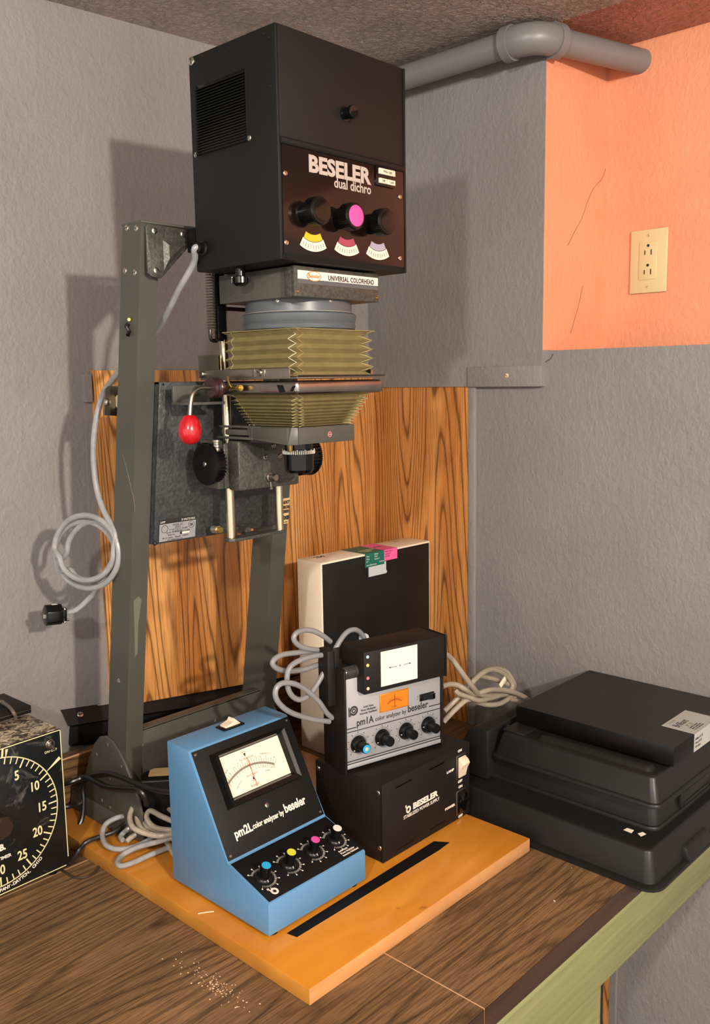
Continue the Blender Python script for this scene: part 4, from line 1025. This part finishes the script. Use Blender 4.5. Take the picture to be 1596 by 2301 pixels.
text(gl, 'MULTIGRADE', TP @ T(.1200, .022, 0), .0085, plain('gold_print', (170, 170, 120), .5), xs=.8); text(gl, 'FIBRE', TP @ T(.1270, .012, 0), .0080, plain('gold_print', (170, 170, 120), .5))
text(pk_, '250 SHEETS', TP @ T(.1680, .030, 0), .0060, DPRT, xs=.8)
text(wb, '250', TP @ T(.0270, .0400, -.0005), .0160, DPRT, bold=.0003)
text(wb, '250', TP @ T(.2400, .0420, -.0005), .0120, GPRT)

# ------------------------------------------------------------------ darkroom trays and paper safe
def frustum_tray(mb, x0, x1, y0, y1, z0, z1, dr_, r=.012, rim=0, mi=0):
    def ring(a, b, c, d, rr, z):
        out = []
        for (cx, cy0, s) in ((b - rr, d - rr, 0), (a + rr, d - rr, 90), (a + rr, c + rr, 180), (b - rr, c + rr, 270)):
            for k in range(5):
                t = radians(s + 22.5 * k); out.append((cx + rr * cos(t), cy0 + rr * sin(t), z))
        return out
    secs = []
    if rim: secs += [ring(x0 - rim, x1 + rim, y0 - rim, y1 + rim, r + rim, z0), ring(x0 - rim, x1 + rim, y0 - rim, y1 + rim, r + rim, z0 + .004), ring(x0 - rim * .6, x1 + rim * .6, y0 - rim * .6, y1 + rim * .6, r + rim * .6, z0 + .0055)]
    secs += [ring(x0, x1, y0, y1, r, z0 + (.006 if rim else 0))]
    e = .0035
    secs += [ring(x0 + dr_, x1 - dr_, y0 + dr_, y1 - dr_, r * .8, z1 - e), ring(x0 + dr_ + e * .4, x1 - dr_ - e * .4, y0 + dr_ + e * .4, y1 - dr_ - e * .4, r * .75, z1 - e * .3), ring(x0 + dr_ + e * 1.2, x1 - dr_ - e * 1.2, y0 + dr_ + e * 1.2, y1 - dr_ - e * 1.2, r * .7, z1)]
    v = [p for s_ in secs for p in s_]; n = 20; f = []
    for i in range(len(secs) - 1):
        for k in range(n): f.append((i * n + k, i * n + (k + 1) % n, (i + 1) * n + (k + 1) % n, (i + 1) * n + k))
    f.append(tuple(range(n))); f.append(tuple((len(secs) - 1) * n + k for k in range(n)))
    mb._add(v, f, mi)
tr = thing('developing_tray', 'large black plastic tray lying upside down at the bench edge', 'tray', (.62, .03, 0))
mb = MB(); frustum_tray(mb, .4640, .7860, -.1790, .232, .0004, .0505, .0075, .014, .0095); ty = mb.build('tray_body', TRAY, tr, angle=50)
mb = MB(); mb.hexa([(.560, -.1885, .004), (.640, -.1885, .004), (.640, -.172, .004), (.560, -.172, .004), (.562, -.1830, .022), (.638, -.1830, .022), (.638, -.170, .026), (.562, -.170, .026)], bev=.002); mb.build('pouring_lug', TRAY, tr)
zz6 = lambda a, b: (1300 + a / 4.794, 1480 + b / 4.794)
a = at(*zz6(540, 1850), 2, .0508); b = at(*zz6(680, 1890), 2, .0508)
for i, (c_, w_, h_) in enumerate(((a, .0055, .0062), (b, .0062, .0040))):
    mb = MB(T(c_.x, c_.y, .0507) @ RZ(8 - 20 * i)); mb.prism([(-w_, -h_), (w_ * .8, -h_), (w_, h_ * .6), (-w_ * .5, h_)], 'z', 0, .0004); mb.build('sticker', WSTK, tr)
sa = thing('paper_safe', 'black moulded paper safe with sloping lid stacked on the upside down tray', 'paper safe', (.65, 0, .0505))
mb = MB(); frustum_tray(mb, .5270, .7780, -.1520, .165, .0508, .0960, .004, .014, .0035); mb.build('base', TRAY, sa, angle=50)
mb = MB(); mb.box(.600, .700, -.1575, -.150, .060, .084, .002); mb.box(.606, .694, -.1590, -.156, .063, .068, .001); mb.build('front_recess', TRAY, sa)
mb = MB(); frustum_tray(mb, .5120, .7860, -.1600, .1120, .0925, .1330, .0085, .012, .0040); lid = mb.build('lid', TRAY, sa, angle=50)
mb = MB(); mb.prism([(.1175, .0520), (.180, .0520), (.174, .0900), (.158, .1250), (.146, .1340), (.1175, .1350)], 'x', .5060, .7860, .004); mb.build('hinge_end', TRAY, sa)
screw(sa, at(1143, 1632, 2, .1350), (0, 0, 1), .004, BKP)
mb = MB(); mb.box(.5270, .7700, .0650, .1040, .1325, .1357, .0015); mb.build('lid_pad', TRAY, sa)
mb = MB(); frustum_tray(mb, .5300, .556, -.140, .045, .1328, .1400, .003, .008); mb.build('lid_ridge', TRAY, sa, angle=50)

bx = thing('paper_box', 'flat dusty black box with a grey label lying on the paper safe', 'box', (.677, -.03, .135))
mb = MB(); mb.box(.5600, .7940, -.1600, .1010, .1376, .1655, .0010)
for f in mb.bm.faces:
    if abs(f.normal.z) < .5: f.material_index = 1
mb.build('box_shell', [LID, BKP], bx)
mb = MB(); mb.box(.6280, .7120, -.1603, -.1100, .1654, .1660); mb.box(.6280, .7120, -.1606, -.1600, .1380, .1660); lb = mb.build('label', LAB, bx)
LT = frame((.6320, -.1560, .1661), (1, 0, 0), (0, 1, 0))
text(lb, 'Brilliant', LT @ T(.004, .0230, 0), .0165, DPRT, xs=.72); text(lb, 'VC III', LT @ T(.016, .0125, 0), .0100, GPRT, xs=.8); text(lb, 'PAPER BY', LT @ T(.010, .0385, 0), .0045, GPRT)
for k, s_ in enumerate(('Variable Contrast', 'Resin Coated Paper', '8 x 10 in 100 sheets')): text(lb, s_, LT @ T(.012, .0090 - k * .0040, 0), .0042, DPRT, xs=.9)
LS = frame((.6305, -.1607, .1400), (1, 0, 0), (0, 0, 1))
for k, s_ in enumerate(('Brilliant VC III', 'Glossy 8x10', '100 sheets')): text(lb, s_, LS @ T(0, .0150 - k * .0060, 0), .0052, DPRT, xs=.9)

# ------------------------------------------------------------------ timer
ta = radians(1.89); TA = Vector((-.0313, .4584, .0004))
ti = thing('darkroom_timer', 'square black dial timer with pale green hands and numerals', 'timer', tuple(TA), ta, world=False)
mb = MB(); mb.box(-.2030, -.0006, .002, .0900, .0080, .2108, .0015)
for f in mb.bm.faces:
    if f.normal.z > .5: f.material_index = 1
mb.build('housing', [BLKD, TIMT], ti)
TFm = frame((-.1015, .0018, .1095), (1, 0, 0), (0, 0, 1))
mb = MB(TFm); mb.box(-.1010, .1010, -.1010, .1010, 0, .0016, .0003); fc = mb.build('dial_face', TIMF, ti)
TQ = TFm @ T(0, 0, .0017)
mb = MB(TQ); 
for a, b, c, d in ((-.1005, .1005, .0990, .1003), (.0992, .1005, -.088, .1003), (-.1005, .0960, -.1003, -.0990), (-.1005, -.0992, -.1003, .1003)): mb.box(a, b, c, d, 0, .0002)
mb.arc(0, 0, .0880, .0895, 0, 360, .0002, 96)
mb.build('face_border', GLOW, fc)
mb = MB(TQ)
for k in range(60):
    a = 90 - k * 6; big = k % 5 == 0; mb.tick(0, 0, a, .0795 if not big else .0755, .0885, .0016 if not big else .0020, .0002)
mb.build('minute_marks', GLOW, fc)
for k in range(12):
    a = radians(90 - 30 * k); s_ = str(5 * k) if k else '60'
    text(fc, s_, TQ @ T(.0655 * cos(a), .0655 * sin(a) - .0065, 0), .0185, GLOW, 'CENTER', bold=.0004, xs=.78)
text(fc, 'SET', TQ @ T(-.0140 , .0695 - .001, 0), .0070, WHITE, 'CENTER', bold=.0003, xs=1.15, name='lettering')
mb = MB(TQ); mb.box(-.0065, -.002, .0705, .0715, 0, .0002); mb.prism([(.0005, .0710), (-.0030, .0735), (-.0030, .0685)], 'z', 0, .0002); mb.build('arrow', WHITE, fc)
text(fc, 'GRALAB.', TQ @ T(.0100, -.0390, 0), .0120, WHITE, 'RIGHT', bold=.0006, xs=.95); text(fc, 'UNIVERSAL TIMER', TQ @ T(.0170, -.0520, 0), .0062, WHITE, 'RIGHT', bold=.0002, xs=1.1)
text(fc, 'MODEL 168', TQ @ T(-.0030, -.0590, 0), .0042, WHITE, 'RIGHT')
arc_s = 'DIMCO-GRAY COMPANY-DAYTON, OHIO'
for i, ch in enumerate(arc_s):
    if ch == ' ': continue
    a = 270 - 30.5 + i * (61 + 14) / len(arc_s) + (-4)
    ar = radians(a); text(fc, ch, TQ @ T(.0960 * cos(ar), .0960 * sin(ar), 0) @ RZ(a + 90), .0066, WHITE, 'CENTER', bold=.0002)
mb = MB(TQ @ T(0, 0, .0004))
mb.tick(0, 0, 81, .089, .1005, .0026, .0003); mb.tick(0, 0, 63.5 + 14.2, .0895, .0995, .0010, .0003, w1=.0040)
mb.tick(0, 0, 32, .0895, .114, .0008, .0003, w1=.0050); mb.build('hands', GLOW, fc)
tf = TQ @ T(.0835, .0840, 0)
mb = MB(tf); mb.lathe([(.0068, 0), (.0068, .001), (.0060, .0016), (.0048, .0014), (.0046, .0030), (.0030, .0035)], 24); mb.tube([(0, 0, .002), (0, -.002, .006), (0, -.0045, .011)], .0019, 10, sub=4); mb.build('toggle_switch', CHR, ti)
text(fc, 'ON·OFF', TQ @ T(.0840, .0725, 0), .0048, GLOW, 'CENTER', bold=.0001, xs=.95, spacing=1.2)
mb = MB(TQ); mb.gear(.0150, .0138, 0, .0180, 24); mb.lathe([(.0148, .018), (.0120, .021)], 24); mb.build('centre_knob', plain('dark_brown_knob', (44, 32, 26), .25, bs=60), ti, smooth=False)
for x, y in ((-.020, .012), (-.183, .012), (-.020, .080), (-.183, .080)):
    mb = MB(T(x, y, 0)); mb.lathe([(.006, 0), (.007, .0085)], 14); mb.build('rubber_foot', BKP, ti)
screw(ti, (-.0045, .0016, .2060), (0, -1, 0), .0014, SCR)
tb2 = thing('small_black_box', 'thin black box with a cord lying on the back of the timer', 'box', (-.08, .59, .2110))
mb = MB(T(-.0290, .5470, .2114) @ RZ(1.0)); mb.box(-.1700, 0, .0, .0820, 0, .0110, .0008); mb.box(-.1700, 0, -.0006, .0, .0050, .0060, mi=1); mb.build('case', [BLKD, STEEL], tb2)
q = [at(0, 1577, 2, .226), at(8, 1580, 2, .227), at(20, 1588, 2, .227), at(30, 1600, 2, .226), at(36, 1612, 2, .216)]
mb = MB(); mb.tube([q[0] + Vector((-.03, .01, -.001))] + q, .0026, 10); mb.build('cord', plain('brown_grey_cord', (92, 82, 74), .4), tb2)

# small dark box behind the blue analyser
db = thing('small_dark_box', 'small dark box with a tan top behind the blue analyzer', 'box', (.10, .40, BT))
a = at(316, 1754, 2, .110); b = at(384, 1750, 2, .110); dirv = (b - a); dirv.z = 0; L_ = dirv.length; ang = math.degrees(math.atan2(dirv.y, dirv.x))
F = T(a.x, a.y, 0) @ RZ(ang)
mb = MB(F); mb.box(0, .058, 0, .042, BT + .0004, .110, .001); mb.build('carton', BKM, db)
mb = MB(F); mb.box(.0095, .056, .012, .040, .1099, .1104); mb.build('top_label', MTAPE, db)
mb = MB(F); mb.box(.001, .057, -.0004, .0, .1070, .1078); mb.build('edge_line', GPRT, db)

# ------------------------------------------------------------------ cables
def cable(name, label, mat, pts, r, cat='cable', group=None, sub=7, n=10):
    mb = MB(); mb.tube(pts, r, n, sub=sub); o = mb.build(name, mat); return tag(o, label, cat, group)
z5 = lambda a, b: (560 + a / 4.183, 1150 + b / 4.183)
def P5(lst, Y): return [at(*z5(a, b), 1, Y + (d[0] if d else 0)) for a, b, *d in lst]
c1 = P5([(1085, 1190), (1040, 1130), (990, 1108), (930, 1125), (870, 1190), (800, 1310), (730, 1460), (670, 1570), (600, 1680), (530, 1745), (460, 1765), (395, 1720), (362, 1640), (358, 1540), (385, 1460), (450, 1410), (530, 1378), (620, 1355), (705, 1345)], .212)
cable('probe_cable', 'grey cable looping from the black probe unit past the cream box', WIRE, c1, .0038)
q = c1[0]
mb = MB(axis_frame(q + Vector((.004, .004, -.003)), (-.5, -.3, .6))); mb.lathe([(.0075, -.004), (.0075, .005), (.005, .007)], 20)
o_ = mb.build('cable_gland', plain('pale_blue_plastic', (180, 196, 204), .35)); tag(o_, 'pale plastic cable gland behind the probe unit', 'connector')
c2 = P5([(765, 1222), (700, 1170), (610, 1122), (520, 1112), (445, 1140), (420, 1195), (460, 1250), (540, 1285), (640, 1300), (740, 1298)], .222)
c3 = P5([(705, 1325), (600, 1318), (450, 1325), (310, 1345), (235, 1390), (225, 1440), (290, 1485), (400, 1498), (520, 1480), (600, 1455), (680, 1425)], .226)
c4 = P5([(785, 1938), (730, 1890), (660, 1790), (580, 1710), (490, 1645), (400, 1612), (310, 1612), (255, 1660), (250, 1740), (300, 1820), (390, 1885), (500, 1925), (620, 1955), (755, 1972)], .205)
cable('cable_loop', 'upper grey cable loop in front of the cream box', WIRE, c2, .0038, group=None)
cable('cable_loop', 'middle grey cable loop reaching left towards the enlarger column', WIRE, c3, .0038)
cable('cable_loop', 'lowest grey cable loop entering the side of the silver analyzer', WIRE, c4, .0038)
z3 = lambda a, b: (1000 + a / 6.384, 1450 + b / 6.384)
def P3(lst): return [at(*z3(a, b), 1, .145 + d) for a, b, d in lst]
k1 = P3([(-40, 125, .0), (30, 140, .0), (110, 210, 0), (200, 330, -.006), (300, 470, -.010), (400, 600, -.010), (480, 690, -.004)])
k1 += P3([(620, 725, .0), (760, 720, .004), (860, 690, .006), (700, 720, .014)][:2])
k2 = P3([(-40, 590, .008), (60, 560, .006), (180, 570, .002), (290, 630, -.004), (400, 690, .0), (560, 715, .004), (740, 705, .006), (880, 690, .004), (960, 620, .004), (960, 540, .006), (880, 440, .008), (760, 365, .008), (640, 350, .006), (520, 410, .003), (420, 500, .0), (330, 610, .004)])
k3 = P3([(150, 640, .010), (200, 690, .006), (330, 735, .002), (480, 790, -.002), (640, 760, .0), (800, 715, .004), (900, 690, .008), (985, 610, .010), (990, 560, .008), (900, 400, .012), (780, 340, .013), (640, 345, .014)])
k4 = P3([(260, 750, .010), (420, 800, .008), (600, 850, .006), (760, 845, .004), (880, 790, .004), (960, 720, .006), (1010, 740, .004)])
k5 = P3([(480, 690, -.004), (640, 640, -.008), (820, 640, -.006), (1000, 680, -.004), (1150, 750, -.004), (1235, 820, -.004), (1240, 850, -.004), (1150, 850, -.002), (1050, 810, .0), (960, 770, .002)])
k6 = P3([(-20, 1100, .020), (60, 1010, .016), (170, 900, .012), (300, 790, .006), (420, 770, .004)])
k7 = P3([(-10, 950, .024), (80, 860, .022), (180, 760, .018), (300, 600, .014), (450, 450, .012), (640, 470, .012), (780, 510, .010), (900, 560, .008)])
kt = thing('knotted_cable', 'beige cable tied in a loose knot between analyzer and black box', 'cable', (.55, .15, .16))
for i, kk in enumerate((k1, k2, k3, k4, k5, k6, k7)):
    mb = MB(); mb.tube(kk, .0042, 10, sub=6); mb.build('cable_strand', WIREB, kt)
q = P3([(790, 590, -.004), (870, 470, -.004)])
mb = MB(axis_frame(q[0], q[1] - q[0], (0, 1, 0))); L_ = (q[1] - q[0]).length; mb.box(-.0012, .0012, -.0045, .0045, 0, L_, .001); tag(mb.build('cable_tag', CREAM, kt), label='cream plastic tag')
# off-white cable bundle beside the blue analyser
def PZl(lst): return [at(x, y, 2, z) for x, y, z in lst]
wc = thing('cable_coil', 'off-white cable coil bundled beside the blue analyzer', 'cable', (.02, .38, BT))
runs = [
    [(400, 1787, .075), (370, 1786, .076), (335, 1790, .076), (305, 1806, .072), (292, 1832, .066), (298, 1858, .060), (325, 1872, .056), (360, 1878, .056), (395, 1872, .056)],
    [(400, 1795, .066), (360, 1796, .068), (325, 1808, .066), (308, 1832, .060), (318, 1862, .052), (350, 1878, .048), (395, 1884, .048)],
    [(395, 1848, .070), (365, 1835, .072), (338, 1822, .072), (330, 1838, .066), (350, 1860, .060), (395, 1866, .060)],
    [(395, 1830, .060), (372, 1812, .064), (345, 1808, .064), (325, 1828, .058), (330, 1856, .054), (372, 1872, .050), (400, 1890, .040)],
    [(290, 1832, .050), (262, 1838, .048), (238, 1852, .042), (230, 1875, .034), (238, 1898, .030), (262, 1908, .028), (295, 1905, .028), (330, 1890, .030), (352, 1872, .034)],
    [(398, 1877, .052), (360, 1890, .046), (315, 1902, .036), (280, 1918, .028), (264, 1936, .026), (272, 1946, .025), (300, 1938, .025), (340, 1920, .026), (395, 1898, .028)],
    [(276, 1888, .026), (272, 1878, .028), (290, 1862, .034), (318, 1852, .040)],
    [(284, 1892, .025), (300, 1878, .030), (330, 1866, .036), (350, 1856, .042)],
    [(355, 1872, .040), (372, 1888, .034), (382, 1905, .028), (398, 1930, .026)],
    [(396, 1840, .046), (385, 1815, .050), (372, 1796, .058), (382, 1790, .070)]]
for i, r_ in enumerate(runs):
    mb = MB(); mb.tube(PZl(r_), .0038, 10, sub=6); mb.build('cable_strand', WIREW if i < 4 or i > 6 else WIREL, wc)
# black mains leads
cable('mains_lead', 'upper black lead crossing the enlarger foot plate', WIREK, [at(x, y, 0, v) for x, y, v in ((168, 1872, .02), (184, 1840, .035), (188, 1800, .042), (187, 1765, .044), (205, 1744, .045), (240, 1738, .044), (275, 1748, .042), (310, 1762, .046), (350, 1775, .050), (395, 1782, .055))], .0038)
cable('mains_lead', 'lower black lead crossing the enlarger foot plate', WIREK, [at(x, y, 0, v) for x, y, v in ((100, 1770, .0), (150, 1760, .015), (185, 1748, .036), (205, 1752, .040), (240, 1768, .041), (275, 1772, .041), (310, 1775, .042), (325, 1790, .046), (330, 1808, .050))], .0042)
cable('mains_lead', 'short black lead dropping beside the foot plate to the timer', WIREK, [at(x, y, 0, v) for x, y, v in ((186, 1765, .046), (187, 1785, .046), (184, 1800, .040), (170, 1808, .03), (150, 1812, .015), (120, 1815, .0))], .0042)
cable('mains_lead', 'black lead running from the white coil to the timer across the board edge', WIREK, [at(x, y, 2, z) for x, y, z in ((300, 1835, .046), (282, 1850, .040), (255, 1870, .034), (225, 1880, .030), (195, 1892, .028), (178, 1910, .018), (165, 1930, .010), (150, 1942, .008), (120, 1948, .008))], .0034)
cable('thin_wire', 'thin dark wire lying in a loop on the worktop near the timer', plain('dark_wire', (52, 40, 34), .4), [at(x, y, 2, .002) for x, y in ((130, 1950), (150, 1962), (170, 1972), (195, 1970), (215, 1958), (225, 1945))], .0016)

# crumbs of wood on the worktop
CRL = ('largest pale wood crumb against the tray rim', 'second pale crumb along the tray rim from the baseboard', 'small white crumb at the tray rim beside the second crumb', 'tiny crumb on the worktop nearest the bench front along the tray', 'lone pale crumb out on the open worktop below the tray')
i = 0
for x, y, s_, z in ((1233, 1914, .0022, .0), (1258, 1925, .0018, .0), (1270, 1929, .0012, 0), (1285, 1950, .0010, 0), (1246, 2024, .0016, 0)):
    p = at(x, y, 2, .001); mb = MB(T(p.x, p.y, .0004) @ RZ(random.uniform(0, 90))); mb.hexa([(-s_, -s_ * .5, 0), (s_, -s_ * .4, 0), (s_ * .8, s_ * .5, 0), (-s_ * .9, s_ * .3, 0), (-s_ * .7, -s_ * .3, s_ * .8), (s_ * .7, -s_ * .3, s_ * .5), (s_ * .6, s_ * .3, s_ * .9), (-s_ * .6, s_ * .2, s_ * .5)])
    tag(mb.build('wood_crumb', DUST), CRL[i], 'crumb', 'wood crumbs by the tray'); i += 1
mb = MB()
for _ in range(150):
    x = random.gauss(480, 38); y = 2215 + (x - 480) * .55 + random.gauss(0, 14)
    if y > 2223.7 + .631 * (x - 696) + 22 and y < 2300:
        p = at(x, y, 2, 0); s_ = random.uniform(.0002, .0007); mb.box(p.x - s_, p.x + s_, p.y - s_, p.y + s_, .0001, s_)
o_ = mb.build('dust', DUST); tag(o_, 'pale dust specks scattered on the worktop beside the baseboard', 'dust', kind='stuff')
p = at(463, 2052, 2, BT); mb = MB(T(p.x, p.y, BT + .0008) @ RZ(math.degrees(math.atan2(-.7, .72)) + 10)); mb.tube([(-.010, 0, 0), (0, .0004, .0002), (.010, 0, 0)], .0007, 6, sub=2)
tag(mb.build('wood_splinter', DUST), 'pale wood splinter lying on the orange baseboard', 'splinter')
